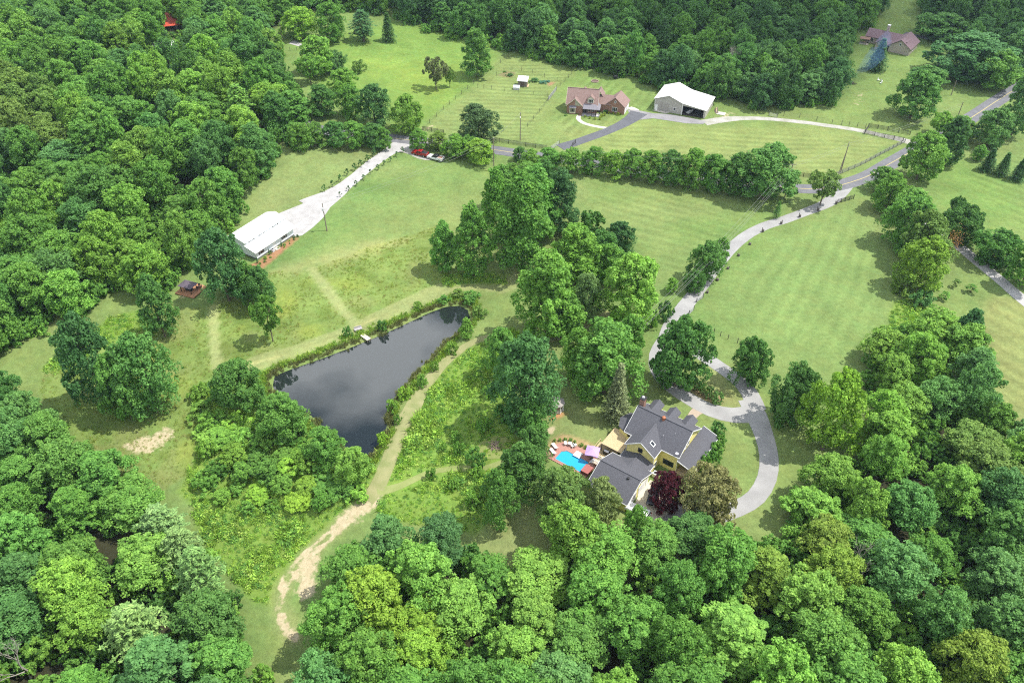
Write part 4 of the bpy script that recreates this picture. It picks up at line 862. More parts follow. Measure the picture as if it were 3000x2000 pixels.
# pond margin
pm = crom(POND + [POND[0]], .8); rg = np.random.default_rng(5); E_ = []
for p in pm:
    for k in range(9):
        o_ = rg.normal() * .8 + 1.0; dv = Vector((p.x - cxp, p.y - cyp, 0)).normalized(); E_.append((p.x + dv.x * o_ + rg.normal() * .4, p.y + dv.y * o_ + rg.normal() * .4))
E_ = np.array(E_); s_ = rg.uniform(.35, .85, len(E_)); rc = bpy.data.collections.new('reed_stock')
for k, c in enumerate([(.22,.37,.065),(.27,.39,.085),(.20,.22,.09),(.18,.32,.06),(.25,.38,.06)]):
    o = bpy.data.objects.new(f'r_{k}', recol(tuft_mesh('reeds', 20 + k, 36, .7, 1.0, LEAF), c)); rc.objects.link(o)
dpe = seg_dist(E_[:, 0], E_[:, 1], POND); ri = np.where(dpe < .55, 2, rg.choice([0, 1, 3, 4], len(E_)))
gn_scatter('pond_reeds', np.column_stack([E_, np.maximum(H(E_[:, 0], E_[:, 1]), ZW)]), np.column_stack([0 * s_, 0 * s_, rg.uniform(0, 6, len(E_))]), np.column_stack([s_, s_, s_]), ri, rc, 'rushes and weeds fringing the pond water', cat='reeds')
# thicket of bushes and young trees below the pond
THICK = [(600,1160),(650,1175),(590,1215),(640,1235),(700,1240),(760,1255),(600,1275),(660,1290),(720,1300),(790,1305),(620,1330),(690,1345),(750,1350),(830,1340),(880,1335),(650,1390),(720,1400),(790,1395),(850,1390),(910,1380),(960,1400),(690,1445),(760,1450),(830,1440),(900,1430),(960,1440),(1010,1440),(1050,1450),(720,1495),(800,1490),(870,1480),(940,1475),(660,1470),(610,1420),(880,1285),(930,1330),(1000,1400),(610,1250)]
for k, (a, b_) in enumerate(THICK):
    tree(a + random.uniform(-12, 12), b_ + random.uniform(-8, 8), b_ - random.uniform(22, 48), random.uniform(55, 95), random.choice(['shrub', 'round', 'shrub']), random.choice(['light', 'mid', 'mid', 'light', 'lime']), f'{ordw(k)} bush of the bright thicket below the pond, counted from its top', name='thicket_bush', cat='bush', group='bushes of the thicket below the pond')
for k, (a, b_, h_, w, c_) in enumerate([(1345,1330,38,40,'mid'),(1395,1365,52,70,'mid'),(1335,1290,30,34,'light'),(1300,1320,26,28,'light'),(1440,1160,40,60,'light'),(1265,1400,30,36,'mid'),(1420,1260,40,60,'mid'),(1385,1480,44,60,'light'),(1330,1430,30,44,'light'),(1480,1230,50,60,'dark'),(1400,1395,30,50,'light')]):
    tree(a, b_, b_ - h_, w, 'shrub', c_, f'{names[k]} rounded bush on the bramble slope right of the track', name='slope_bush', cat='bush', group='bushes on the bramble slope')
# rough meadow grass
Mw = scatter_in([MEADOW_PX], 1.3, 90); dd = np.minimum(seg_dist(Mw[:, 0], Mw[:, 1], [(p.x, p.y) for p in crom(GP(STRIP_PX), 3)], False) - 1.6, np.minimum(seg_dist(Mw[:, 0], Mw[:, 1], GP([(915,790),(960,850),(1000,905),(1045,950)]), False), seg_dist(Mw[:, 0], Mw[:, 1], GP([(625,905),(627,980),(634,1060),(650,1100)]), False)))
bl = blotch(4, 41, Mw[:, 0], Mw[:, 1]); Mw = Mw[(dd > 1.3) & (bl > .25)]; rg = np.random.default_rng(6); n = len(Mw); s_ = rg.uniform(.16, .36, n) * (.5 + blotch(4, 41, Mw[:, 0], Mw[:, 1])); mc = bpy.data.collections.new('meadow_stock')
for k, c in enumerate([(.25,.34,.08),(.29,.35,.095),(.23,.32,.075),(.32,.33,.12)]):
    o = bpy.data.objects.new(f'm_{k}', recol(tuft_mesh('meadow', 40 + k, 30, 1.1, .8, LEAF), c)); mc.objects.link(o)
gn_scatter('meadow_grass', np.column_stack([Mw, H(Mw[:, 0], Mw[:, 1])]), np.column_stack([0 * s_, 0 * s_, rg.uniform(0, 6, n)]), np.column_stack([s_, s_, s_]), rg.integers(0, 4, n), mc, 'rough unmown grass of the meadow above the pond', cat='grass')
print('STUFF', len(U), len(E_), n)
# ------------------------------------------------------------------ buildings
WHITE = mat('white_paint', (.80, .80, .78), (.70, .70, .69), 2, .5); GLASS = mat('window_glass', (.02, .025, .03), (.012, .015, .018), 3, .08, spec=.6)
SHINGLE = mat('dark_shingles', (.120, .121, .135), (.058, .058, .068), 9, .9, .25, contrast=.18, bscale=5); YELLOW = mat('yellow_siding', (.80, .71, .27), (.74, .65, .24), 1.2, .7)
BRICK = mat('brick', (.33, .19, .14), (.22, .12, .09), 7, .9, .2); DARKM = mat('dark_metal', (.035, .035, .038), (.02, .02, .022), 4, .5); WOOD = mat('deck_wood', (.56, .44, .26), (.44, .33, .18), 3, .8); REDWOOD = mat('red_cedar', (.45, .235, .13), (.36, .18, .10), 3, .8)
WOODD = mat('weathered_wood', (.20, .17, .14), (.12, .10, .085), 3, .9); GREYP = mat('grey_plastic', (.55, .55, .56), (.48, .48, .5), 3, .6); RUST = mat('copper_vent', (.42, .16, .08), (.32, .12, .06), 5, .6); SHUT = mat('dark_shutter', (.05, .05, .055), (.03, .03, .035), 4, .6)
def bar(mb, p, q, w=.1, h=.1):
    p, q = Vector(p), Vector(q); d = (q - p); L = d.length; d.normalize(); s = d.cross(Vector((0, 0, 1)))
    s = Vector((1, 0, 0)) if s.length < .01 else s.normalized(); u = s.cross(d).normalized(); a = s * w / 2; b = u * h / 2
    return mb.add([p - a - b, p + a - b, p + a + b, p - a + b, q - a - b, q + a - b, q + a + b, q - a + b], [(0,3,2,1),(4,5,6,7),(0,1,5,4),(1,2,6,5),(2,3,7,6),(3,0,4,7)])
def bars(name, m, parent, segs, w=.1, h=.1):
    mb = MB()
    for p, q in segs: bar(mb, p, q, w, h)
    return mb.build(name, m, parent)
def roof_x(parent, m, x0, x1, yc, half, ze, zr, th=.16, trim=None, half2=None, ze2=None):
    h2 = half if half2 is None else half2; z2 = ze if ze2 is None else ze2; mb = MB()
    mb.slab([(x0, yc - half, ze), (x1, yc - half, ze), (x1, yc, zr), (x0, yc, zr)], th); mb.slab([(x1, yc + h2, z2), (x0, yc + h2, z2), (x0, yc, zr), (x1, yc, zr)], th); o = mb.build('roof', m, parent)
    if trim:
        sg = [((x0, yc - half - .03, ze - .08), (x1, yc - half - .03, ze - .08)), ((x0, yc + h2 + .03, z2 - .08), (x1, yc + h2 + .03, z2 - .08))]
        for x in (x0 - .04, x1 + .04): sg += [((x, yc - half, ze - .07), (x, yc, zr - .07)), ((x, yc + h2, z2 - .07), (x, yc, zr - .07))]
        bars('fascia', trim, o, sg, .06, .17); bars('ridge_cap', m, o, [((x0, yc, zr + .03), (x1, yc, zr + .03))], .3, .08)
    return o
def roof_y(parent, m, y0, y1, xc, half, ze, zr, th=.16, trim=None, ends=(True, True)):
    mb = MB(); mb.slab([(xc - half, y1, ze), (xc - half, y0, ze), (xc, y0, zr), (xc, y1, zr)], th); mb.slab([(xc + half, y0, ze), (xc + half, y1, ze), (xc, y1, zr), (xc, y0, zr)], th); o = mb.build('roof', m, parent)
    if trim:
        sg = [((xc - half - .03, y0, ze - .08), (xc - half - .03, y1, ze - .08)), ((xc + half + .03, y0, ze - .08), (xc + half + .03, y1, ze - .08))]
        for y, e in ((y0 - .04, ends[0]), (y1 + .04, ends[1])):
            if e: sg += [((xc - half, y, ze - .07), (xc, y, zr - .07)), ((xc + half, y, ze - .07), (xc, y, zr - .07))]
        bars('fascia', trim, o, sg, .06, .17); bars('ridge_cap', m, o, [((xc, y0, zr + .03), (xc, y1, zr + .03))], .3, .08)
    return o
def wall_x(parent, m, x0, x1, y0, y1, ze, zr, z0=-.6, yc=None):
    yc = (y0 + y1) / 2 if yc is None else yc; return MB().prism([(x0, y0, z0), (x0, y1, z0), (x0, y1, ze), (x0, yc, zr), (x0, y0, ze)], (x1 - x0, 0, 0)).build('wall', m, parent)
def wall_y(parent, m, x0, x1, y0, y1, ze, zr, z0=-.6):
    xc = (x0 + x1) / 2; return MB().prism([(x0, y0, z0), (x0, y0, ze), (xc, y0, zr), (x1, y0, ze), (x1, y0, z0)], (0, y1 - y0, 0)).build('wall', m, parent)
def win(parent, c, n, w, h, fm=None, shutters=None, cols=2, rows=1, name='window', gm_=None):
    fm = fm or WHITE; ax = {'-y': ((1, 0, 0), (0, -1, 0)), '+y': ((-1, 0, 0), (0, 1, 0)), '+x': ((0, 1, 0), (1, 0, 0)), '-x': ((0, -1, 0), (-1, 0, 0))}[n]
    s, d = Vector(ax[0]), Vector(ax[1]); up = Vector((0, 0, 1)); c = Vector(c)
    def bx(mb, u0, u1, v0, v1, d0, d1):
        P = [c + s * a + up * b_ + d * e for e in (d0, d1) for a, b_ in ((u0, v0), (u1, v0), (u1, v1), (u0, v1))]; return mb.add(P, [(0,3,2,1),(4,5,6,7),(0,1,5,4),(1,2,6,5),(2,3,7,6),(3,0,4,7)])
    mb = MB(); t = .09
    bx(mb, -w/2, w/2, h/2 - t, h/2, -.03, .06); bx(mb, -w/2, w/2, -h/2, -h/2 + t, -.03, .08); bx(mb, -w/2, -w/2 + t, -h/2 + t, h/2 - t, -.03, .06); bx(mb, w/2 - t, w/2, -h/2 + t, h/2 - t, -.03, .06)
    for k in range(1, cols): x = -w/2 + w * k / cols; bx(mb, x - .03, x + .03, -h/2 + t, h/2 - t, -.03, .05)
    for k in range(1, rows): z = -h/2 + h * k / rows; bx(mb, -w/2 + t, w/2 - t, z - .025, z + .025, -.03, .045)
    o = mb.build(name, fm, parent); bx(MB(), 0, 0, 0, 0, 0, 0)
    g = MB(); bx(g, -w/2 + t, w/2 - t, -h/2 + t, h/2 - t, -.02, .02); g.build('pane', gm_ or GLASS, o)
    if shutters:
        for k in (-1, 1): q = MB(); x = k * (w / 2 + .2); bx(q, x - .17, x + .17, -h/2, h/2, -.02, .05); q.build('shutter', shutters, o)
    return o
def flat_box(parent, name, m, *a, **k): return box(name, m, parent, *a, **k)

# --- yellow house (local x along the main ridge, y away from the camera)
z0 = PADS[0][4]; ox, oy = unproj(1690 + 1170 / 4.48, 1130 + 420 / 4.48, z0 + 7.6)
YA = R(-36); Y = empty('yellow_house', (ox, oy, z0), YA, 'large yellow house with dark shingle roofs and three dormers', 'house')
def yl(u, v, z=0.0): return Vector((ox + u * math.cos(YA) + v * math.sin(YA), oy + u * math.sin(YA) - v * math.cos(YA), z0 + z))
wall_x(Y, YELLOW, -5.5, 5.6, -5.0, 3.9, 4.72, 7.65, yc=-.5); roof_x(Y, SHINGLE, -5.95, 6.0, -.5, 4.9, 4.72, 8.0, trim=WHITE, half2=4.8)
wall_y(Y, YELLOW, -3.9, 1.95, -7.75, -4.0, 4.75, 6.75); roof_y(Y, SHINGLE, -8.2, -1.9, -1.0, 3.25, 4.72, 7.06, trim=WHITE, ends=(True, False))
# link and garage
wall_y(Y, YELLOW, -3.7, 2.0, -10.4, -7.8, 2.45, 3.4); roof_y(Y, SHINGLE, -12.2, -7.8, -1.0, 3.3, 2.5, 3.72, trim=WHITE, ends=(False, False))
wall_x(Y, YELLOW, -5.4, 2.5, -19.0, -10.1, 2.55, 4.65); roof_x(Y, SHINGLE, -5.8, 2.9, -14.55, 4.85, 2.6, 4.95, trim=WHITE)
# porch wing along the right-hand gable
lt = MB(); lt.slab([(5.7, -5.3, 3.75), (9.25, -5.3, 2.62), (9.25, 6.1, 2.62), (5.7, 6.1, 3.75)], .16); po = lt.build('porch_roof', SHINGLE, Y)
bars('fascia', WHITE, po, [((9.28, -5.3, 2.54), (9.28, 6.1, 2.54)), ((5.7, -5.34, 3.67), (9.25, -5.34, 2.54)), ((5.7, 6.14, 3.67), (9.25, 6.14, 2.54))], .07, .22)
for k in range(6): flat_box(Y, 'porch_post', WHITE, 8.9, 9.06, -5.0 + k * 2.16, -4.84 + k * 2.16, .3, 2.55)
flat_box(Y, 'porch_floor', WOOD, 5.6, 9.15, -5.1, 6.0, -.4, .3)
# rear octagonal sunroom at the chimney end
oc = []; 
for a in (90, 135, 180, 225, 270): oc.append((-5.6 + 2.9 * math.cos(R(a)), -1.9 + 2.9 * math.sin(R(a))))
MB().prism([(x, y, -.5) for x, y in oc], (0, 0, 4.6)).build('sunroom_wall', YELLOW, Y)
oc2 = [(-5.5 + (x + 5.6) * 1.12 - .05, -1.9 + (y + 1.9) * 1.12) for x, y in oc]; hb = MB()
hb.v = [(x, y, 4.12) for x, y in oc2] + [(x, y, 3.98) for x, y in oc2] + [(-5.5, -1.9, 5.5)]; hb.f = [(i, i + 1, 10) for i in range(4)] + [(5 + i, 6 + i, 1 + i, i) for i in range(4)]; hb.build('sunroom_roof', SHINGLE, Y)
win(Y, (-7.67, -3.97 + .0, 2.6), '-x', 1.2, 1.4) if False else None
for k, u in enumerate((-3.75, -.05, 3.6)):
    d_ = MB().prism([(u - 1.0, 1.2, 4.4), (u - 1.0, 4.35, 4.4), (u - 1.0, 4.35, 5.9), (u - 1.0, 1.2, 5.9)], (2.0, 0, 0)).build('dormer', YELLOW, Y)
    r_ = MB(); r_.slab([(u - 1.25, 4.75, 5.85), (u - 1.25, .9, 5.85), (u, .9, 6.8), (u, 4.75, 6.8)], .12); r_.slab([(u + 1.25, .9, 5.85), (u + 1.25, 4.75, 5.85), (u, 4.75, 6.8), (u, .9, 6.8)], .12); r_.slab([(u - 1.25, 4.75, 5.86), (u, 4.75, 6.8), (u + 1.25, 4.75, 5.86), (u, 5.1, 5.86)], .08); r_.build('dormer_roof', SHINGLE, d_)
    win(d_, (u, 4.37, 5.1), '+y', 1.1, 1.1, name='dormer_window')
ch = MB(); ch.box(-6.0, -5.05, .1, 1.1, 4, 9.3).build('chimney', BRICK, Y); c_ = [o for o in Y.children if o.name.startswith('chimney')][0]; flat_box(c_, 'chimney_cap', DARKM, -6.1, -4.95, 0, 1.2, 9.3, 9.45); flat_box(c_, 'flue', GREYP, -5.75, -5.3, .4, .8, 9.45, 9.75)
v_ = MB(); v_.lathe([(.36, 7.6), (.36, 8.15), (.42, 8.2), (.3, 8.42), (.02, 8.45)], 14, (-.15, -.75)); v_.build('roof_vent', RUST, Y, True)
for (u, y, z) in ((1.35, -3.4, 6.25), (3.2, -2.2, 6.9)): m_ = MB(); m_.lathe([(.06, z - .5), (.06, z + .25), (.02, z + .27)], 8, (u, y)); m_.build('vent_pipe', GREYP, Y)
m_ = MB(); m_.lathe([(.25, 4.4), (.25, 4.85), (.02, 4.9)], 10, (.6, -15.3)); m_.build('roof_vent', DARKM, Y)
def slope_z(u): return 7.06 - abs(u + 1.0) * .72
sk = MB(); sk.slab([(.15, -6.6, slope_z(.15) + .14), (1.05, -6.6, slope_z(1.05) + .14), (1.05, -5.7, slope_z(1.05) + .14), (.15, -5.7, slope_z(.15) + .14)], .16); s_ = sk.build('skylight', WHITE, Y)
sk = MB(); sk.slab([(.27, -6.48, slope_z(.27) + .155), (.93, -6.48, slope_z(.93) + .155), (.93, -5.82, slope_z(.93) + .155), (.27, -5.82, slope_z(.27) + .155)], .05); sk.build('pane', GLASS, s_)
di = MB(); di.tube([(5.4, -5.2, 4.7), (5.4, -5.2, 5.5)], .04); di.lathe([(.01, 5.45), (.3, 5.6), (.34, 5.65)], 12, (5.4, -5.3)); di.build('satellite_dish', GREYP, Y)
for c, n, w, h in (((-1.05, -7.76, 4.55), '-y', .95, 1.1), ((3.9, -5.01, 1.7), '-y', 2.2, 1.3), ((-4.7, -5.01, 3.9), '-y', 1.3, .9), ((-4.7, -5.01, 1.9), '-y', 1.2, 1.2), ((5.61, -1.9, 4.75), '+x', .75, 1.3), ((5.61, -.7, 4.75), '+x', .75, 1.3), ((1.96, -6.6, 1.6), '+x', 1.1, 1.3), ((5.61, -1.5, 1.5), '+x', 1.2, 1.4), ((5.61, 2, 1.5), '+x', 1.2, 1.4), ((-4.2, -19.01, 1.4), '-y', 1.2, 1.2)): win(Y, c, n, w, h, SHUT if n == '-y' and w > .9 else WHITE, cols=2)
for k in range(2): g_ = flat_box(Y, 'garage_door', WHITE, 2.5, 2.56, -17.9 + k * 3.6, -15.1 + k * 3.6, 0, 2.2); win(g_, (2.52, -16.5 + k * 3.6, 3.1), '+x', 1.6, .6, name='fanlight', cols=3)
flat_box(Y, 'side_door', WHITE, 2.5, 2.56, -11.3, -10.4, 0, 2.1)
bars('downspout', WHITE, Y, [((-3.98, -7.85, -.2), (-3.98, -7.85, 4.6)), ((2.02, -7.85, -.2), (2.02, -7.85, 4.6)), ((5.68, -5.1, -.2), (5.68, -5.1, 4.6))], .09, .09)
# deck behind the house
D = empty('timber_deck', yl(-6.6, 6.4), YA, 'raised pale timber deck behind the yellow house', 'deck'); b_ = MB()
for k in range(32): b_.box(-2.3, 2.15, -2.5 + k * .165, -2.5 + k * .165 + .15, 2.48, 2.55)
tag(b_.build('boards', WOOD, D), kind='stuff'); bars('joists', WOODD, D, [((-2.2, -2.4, 2.38), (2.1, -2.4, 2.38)), ((-2.2, 2.6, 2.38), (2.1, 2.6, 2.38))], .08, .2)
for x in (-2.2, 2.05):
    for y in (-2.4, 2.6): flat_box(D, 'post', WOODD, x - .07, x + .07, y - .07, y + .07, -.3, 2.48)
D = empty('lower_deck', yl(-8.0, 8.6), YA, 'low timber deck under the raised deck, beside the parasol', 'deck'); b_ = MB()
for k in range(22): b_.box(-2.1, 2.2, -1.9 + k * .165, -1.9 + k * .165 + .15, .38, .44)
tag(b_.build('boards', WOOD, D), kind='stuff'); bars('rim_joist', WOOD, D, [((-2.15, -1.95, .28), (2.25, -1.95, .28)), ((-2.15, 1.75, .28), (2.25, 1.75, .28)), ((-2.15, -1.95, .28), (-2.15, 1.75, .28))], .08, .26)
bars('handrail', WOOD, D, [((-2.1, -1.9, 1.35), (-2.1, 1.7, 1.35)), ((-2.1, -1.9, .4), (-2.1, -1.9, 1.35)), ((-2.1, 0, .4), (-2.1, 0, 1.35)), ((-2.1, 1.7, .4), (-2.1, 1.7, 1.35)), ((-2.1, -1.9, 1.35), (0, -1.9, 1.35)), ((0, -1.9, .4), (0, -1.9, 1.35))], .09, .09)
gr_ = empty('grill', yl(-7.4, 9.1, .44), YA, 'dark covered grill on the low deck by the garage', 'grill'); flat_box(gr_, 'cabinet', DARKM, -.7, .7, -.3, .3, .05, .85, bevel=.03); hd = MB(); hd.prism([(-.5, -.28, .85), (-.5, .28, .85), (-.5, .22, 1.15), (-.5, -.1, 1.25), (-.5, -.28, 1.1)], (1.0, 0, 0)); hd.build('lid', mat('steel', (.4, .4, .42), (.3, .3, .32), 4, .35, metal=.6), gr_); bars('handle', GREYP, gr_, [((-.4, -.33, 1.0), (.4, -.33, 1.0))], .04, .04)
ac = empty('air_conditioner', yl(2.9, 8.0), YA, 'white air-conditioning unit in the inner corner of the yellow house', 'air conditioner'); flat_box(ac, 'cabinet', WHITE, -.5, .5, -.5, .5, 0, .95, bevel=.04); f_ = MB(); f_.lathe([(.36, .955), (.36, .98), (.1, .985), (.02, .985)], 16); f_.build('fan_grille', DARKM, ac)

# --- swimming pool
PZ = .0
pool = empty('swimming_pool', yl(-12.1, 14.2), YA, 'bright blue swimming pool beside the yellow house', 'swimming pool')
PO = [(-3.15, -1.7), (-3.15, .75), (-2.3, 1.6), (3.0, 1.6), (3.0, -1.7)]
dk = [(-5.6, -2.2), (-5.3, 1.3), (-4.0, 3.4), (-2.8, 3.6), (1.2, 3.9), (4.5, 3.2), (4.5, -2.2)]
POOLDECK = mat('pink_paving', (.42, .22, .18), (.34, .17, .14), 2.5, .85, .1); PBLUE = mat('pool_liner', (.03, .30, .62), (.02, .24, .55), .8, .4)
def ring_sheet(name, m, outer, inner, z, parent):
    # paving with the pool opening left out: quads between matched outlines
    n = 40
    def samp(P):
        out = []
        for k in range(n):
            a = 2 * math.pi * k / n; d = Vector((math.cos(a), math.sin(a))); best = None
            for i in range(len(P)):
                p = Vector(P[i]); q = Vector(P[(i + 1) % len(P)]); e = q - p; den = d.x * e.y - d.y * e.x
                if abs(den) < 1e-9: continue
                t = (p.x * e.y - p.y * e.x) / den; s = (p.x * d.y - p.y * d.x) / den
                if t > 0 and -1e-6 <= s <= 1.000001 and (best is None or t > best): best = t
            out.append((d.x * best, d.y * best))
        return out
    A, B = samp(outer), samp(inner); mb = MB(); mb.v = [(x, y, z) for x, y in A] + [(x, y, z) for x, y in B] + [(x, y, z - .3) for x, y in A] + [(x, y, z - .15) for x, y in B]
    mb.f = [(k, (k + 1) % n, n + (k + 1) % n, n + k) for k in range(n)] + [(2 * n + k, 2 * n + (k + 1) % n, (k + 1) % n, k) for k in range(n)] + [(n + k, n + (k + 1) % n, 3 * n + (k + 1) % n, 3 * n + k) for k in range(n)]
    return mb.build(name, m, parent)
ring_sheet('paving', POOLDECK, dk, PO, .14, pool); bars('coping', mat('coping', (.40, .22, .18), (.33, .18, .15), 2), pool, [((*PO[i], .15), (*PO[(i + 1) % 5], .15)) for i in range(5)], .22, .08)
MB().slab([(x * 1.02, y * 1.02, .075) for x, y in PO], .02).build('liner', PBLUE, pool)
pwm = bpy.data.materials.new('pool_water'); pwm.use_nodes = True; q = pwm.node_tree.nodes['Principled BSDF']; q.inputs['Base Color'].default_value = (.03, .36, .68, 1); q.inputs['Roughness'].default_value = .06; q.inputs['IOR'].default_value = 1.33
MB().slab([(x * .995, y * .995, .10) for x, y in PO], .012).build('water', pwm, pool)
m_ = empty('pool_slide_pad', yl(-12.0, 12.4, .16), YA, 'white square diving platform at the pool edge', 'diving platform'); flat_box(m_, 'pad', WHITE, -.75, .75, -.75, .75, .1, .28, bevel=.05); 
for x in (-.6, .6): flat_box(m_, 'leg', GREYP, x - .06, x + .06, .4, .55, -.02, .1)
pu = empty('parasol', yl(-9.3, 11.5, .14), YA + R(20), 'lilac square parasol at the end of the pool', 'parasol'); u_ = MB(); n = 8; UR = lambda k: 1.85 if k % 2 else 1.3; u_.v = [(0, 0, 2.75)] + [(UR(k) * math.cos(R(45 * k)), UR(k) * math.sin(R(45 * k)), 2.1 if k % 2 else 2.24) for k in range(8)] + [(UR(k) * math.cos(R(45 * k)), UR(k) * math.sin(R(45 * k)), 1.98 if k % 2 else 2.12) for k in range(8)]; u_.f = [(0, 1 + k, 1 + (k + 1) % 8) for k in range(8)] + [(1 + k, 9 + k, 9 + (k + 1) % 8, 1 + (k + 1) % 8) for k in range(8)]
u_.build('canopy', mat('lilac_fabric', (.44, .31, .66), (.40, .28, .6), 2, .8), pu); p_ = MB(); p_.tube([(0, 0, 0), (0, 0, 2.8)], .035); p_.build('pole', WHITE, pu); b2 = MB(); b2.lathe([(.3, 0), (.3, .08), (.05, .12)], 14); b2.build('base', DARKM, pu)
for k in range(8): bars('rib', GREYP, pu, [((0, 0, 2.68), ((UR(k) - .05) * math.cos(R(45 * k)), (UR(k) - .05) * math.sin(R(45 * k)), 2.06 if k % 2 else 2.2))], .03, .03)
def chair(u, v, rz, lab):
    e = empty('garden_chair', yl(u, v, .14), rz, lab, 'chair', 'white chairs by the pool'); flat_box(e, 'seat', WHITE, -.28, .28, -.28, .28, .38, .44); s = MB(); s.prism([(-.28, .24, .44), (.28, .24, .44), (.25, .24, .9), (-.25, .24, .9)], (0, .06, 0)); s.build('backrest', WHITE, e)
    for x in (-.25, .25):
        for y in (-.25, .25): flat_box(e, 'leg', WHITE, x - .03, x + .03, y - .03, y + .03, 0, .38)
    for x in (-.27, .27): bars('armrest', WHITE, e, [((x, -.25, .62), (x, .26, .62)), ((x, -.22, .4), (x, -.22, .62))], .06, .04)
chair(-15.5, 11.5, R(20), 'white plastic chair at the left of the pool chairs'); chair(-14.0, 11.2, R(-60), 'white plastic chair in the middle of the pool chairs'); chair(-13.7, 10.8, R(-140), 'white plastic chair at the right of the pool chairs')
tb = empty('garden_table', yl(-14.7, 11.1, .14), 0, 'small white round table among the pool chairs', 'table'); t_ = MB(); t_.lathe([(.02, .62), (.42, .62), (.42, .67), (.02, .67)], 18); t_.build('table_top', WHITE, tb); t_ = MB(); t_.tube([(0, 0, 0), (0, 0, .62)], .05); t_.build('leg', WHITE, tb)
for k, (u, v) in enumerate(((-16.9, 13.3), (-16.4, 14.7))):
    e = empty('sun_lounger', yl(u, v, .14), YA + R(-25), ['white sun lounger at the pool corner', 'second white sun lounger, half under the tree'][k], 'sun lounger', 'white sun loungers'); flat_box(e, 'bed', WHITE, -.9, .55, -.33, .33, .28, .36); s = MB(); s.slab([(.5, -.33, .36), (1.05, -.33, .8), (1.05, .33, .8), (.5, .33, .36)], .06); s.build('backrest', WHITE, e)
    for x in (-.8, .45):
        for y in (-.28, .28): flat_box(e, 'leg', WHITE, x - .04, x + .04, y - .04, y + .04, 0, .28)
ht = empty('hot_tub', yl(-8.3, 15.0), YA, 'dark red covered hot tub beside the garage', 'hot tub'); flat_box(ht, 'cabinet', mat('red_panel', (.22, .06, .05), (.16, .045, .04), 3, .7), -.75, .75, -.95, .95, 0, .85); cv = MB(); cv.slab([(-.82, -1.0, .98), (.82, -1.0, .98), (.82, 0, 1.04), (-.82, 0, 1.04)], .12); cv.slab([(-.82, 0, 1.04), (.82, 0, 1.04), (.82, 1.0, .98), (-.82, 1.0, .98)], .12); cv.build('cover', mat('red_vinyl', (.36, .13, .11), (.3, .1, .09), 3, .6), ht)
st = empty('pool_steps', yl(-7.6, 12.2), YA, 'white railed landing and steps between parasol and garage roof', 'steps'); flat_box(st, 'landing', mat('cream_boards', (.6, .5, .38), (.5, .42, .3), 3), -.7, .7, -.8, .8, .9, 1.0)
for k in range(3): flat_box(st, 'step', WHITE, -.7 - .3 * (k + 1), -.7 - .3 * k, -.6, .6, .68 - .25 * k, .74 - .25 * k)
for y in (-.8, .8): bars('railing', WHITE, st, [((-.7, y, 1.9), (.7, y, 1.9)), ((-.7, y, 1.3), (.7, y, 1.3))] + [((-.7 + .28 * k, y, 1.0), (-.7 + .28 * k, y, 1.9)) for k in range(6)], .07, .07)
for x in (-.6, .6):
    for y in (-.7, .7): flat_box(st, 'post', WHITE, x - .05, x + .05, y - .05, y + .05, -.2, .9)
# small white summerhouse under the oak
sh = empty('summerhouse', yl(-22.6, 4.2), YA, 'small white octagonal summerhouse under the trees by the lawn', 'summerhouse'); r8 = [(1.5 * math.cos(R(22.5 + 45 * k)), 1.5 * math.sin(R(22.5 + 45 * k))) for k in range(8)]
for x, y in r8: flat_box(sh, 'post', WHITE, x - .07, x + .07, y - .07, y + .07, 0, 2.3)
for k in range(8):
    a, b_ = r8[k], r8[(k + 1) % 8]; bars('railing', WHITE, sh, [((*a, .9), (*b_, .9)), ((*a, .3), (*b_, .3)), ((*a, 2.25), (*b_, 2.25))] + [((a[0] + (b_[0] - a[0]) * t, a[1] + (b_[1] - a[1]) * t, .3), (a[0] + (b_[0] - a[0]) * t, a[1] + (b_[1] - a[1]) * t, .9)) for t in (.25, .5, .75)], .06, .06)
rf = MB(); rf.v = [(x * 1.2, y * 1.2, 2.3) for x, y in r8] + [(x * 1.2, y * 1.2, 2.2) for x, y in r8] + [(0, 0, 3.3)]; rf.f = [(k, (k + 1) % 8, 16) for k in range(8)] + [(8 + k, 8 + (k + 1) % 8, (k + 1) % 8, k) for k in range(8)]; rf.build('roof', mat('grey_shakes', (.36, .33, .3), (.26, .24, .22), 5, .9), sh); f_ = MB(); f_.prism([(x, y, -.1) for x, y in r8], (0, 0, .2)); f_.build('floor', WOOD, sh)

# --- white farmhouse with a raised clerestory
z0 = PADS[1][4]; fx0, fy0 = unproj(660 + 740 / 7.84, 590 + 1340 / 7.84, z0); FA = R(59)
Fh = empty('white_farmhouse', (fx0, fy0, z0), FA, 'long white metal-roofed farmhouse at the end of the gravel drive', 'house')
FSID = mat('white_siding', (.74, .78, .80), (.68, .72, .74), 1.5, .6); FROOF = mat('white_metal_roof', (.86, .86, .85), (.82, .82, .81), .6, .35, spec=.5); FOUND = mat('foundation', (.16, .15, .15), (.1, .1, .1), 4, .9)
flat_box(Fh, 'foundation', FOUND, -.05, 13.75, -.05, 9.55, -.8, .35); flat_box(Fh, 'wall', FSID, 0, 13.7, 0, 9.5, .35, 2.75)
MB().prism([(.05, 3.0, 2.7), (.05, 9.4, 2.7), (.05, 9.4, 3.8), (.05, 6.2, 5.0), (.05, 3.0, 4.3)], (13.6, 0, 0)).build('clerestory_wall', FSID, Fh); MB().prism([(.05, .1, 2.7), (.05, 3.1, 2.7), (.05, 3.1, 3.5)], (13.6, 0, 0)).build('gable_wall', FSID, Fh)
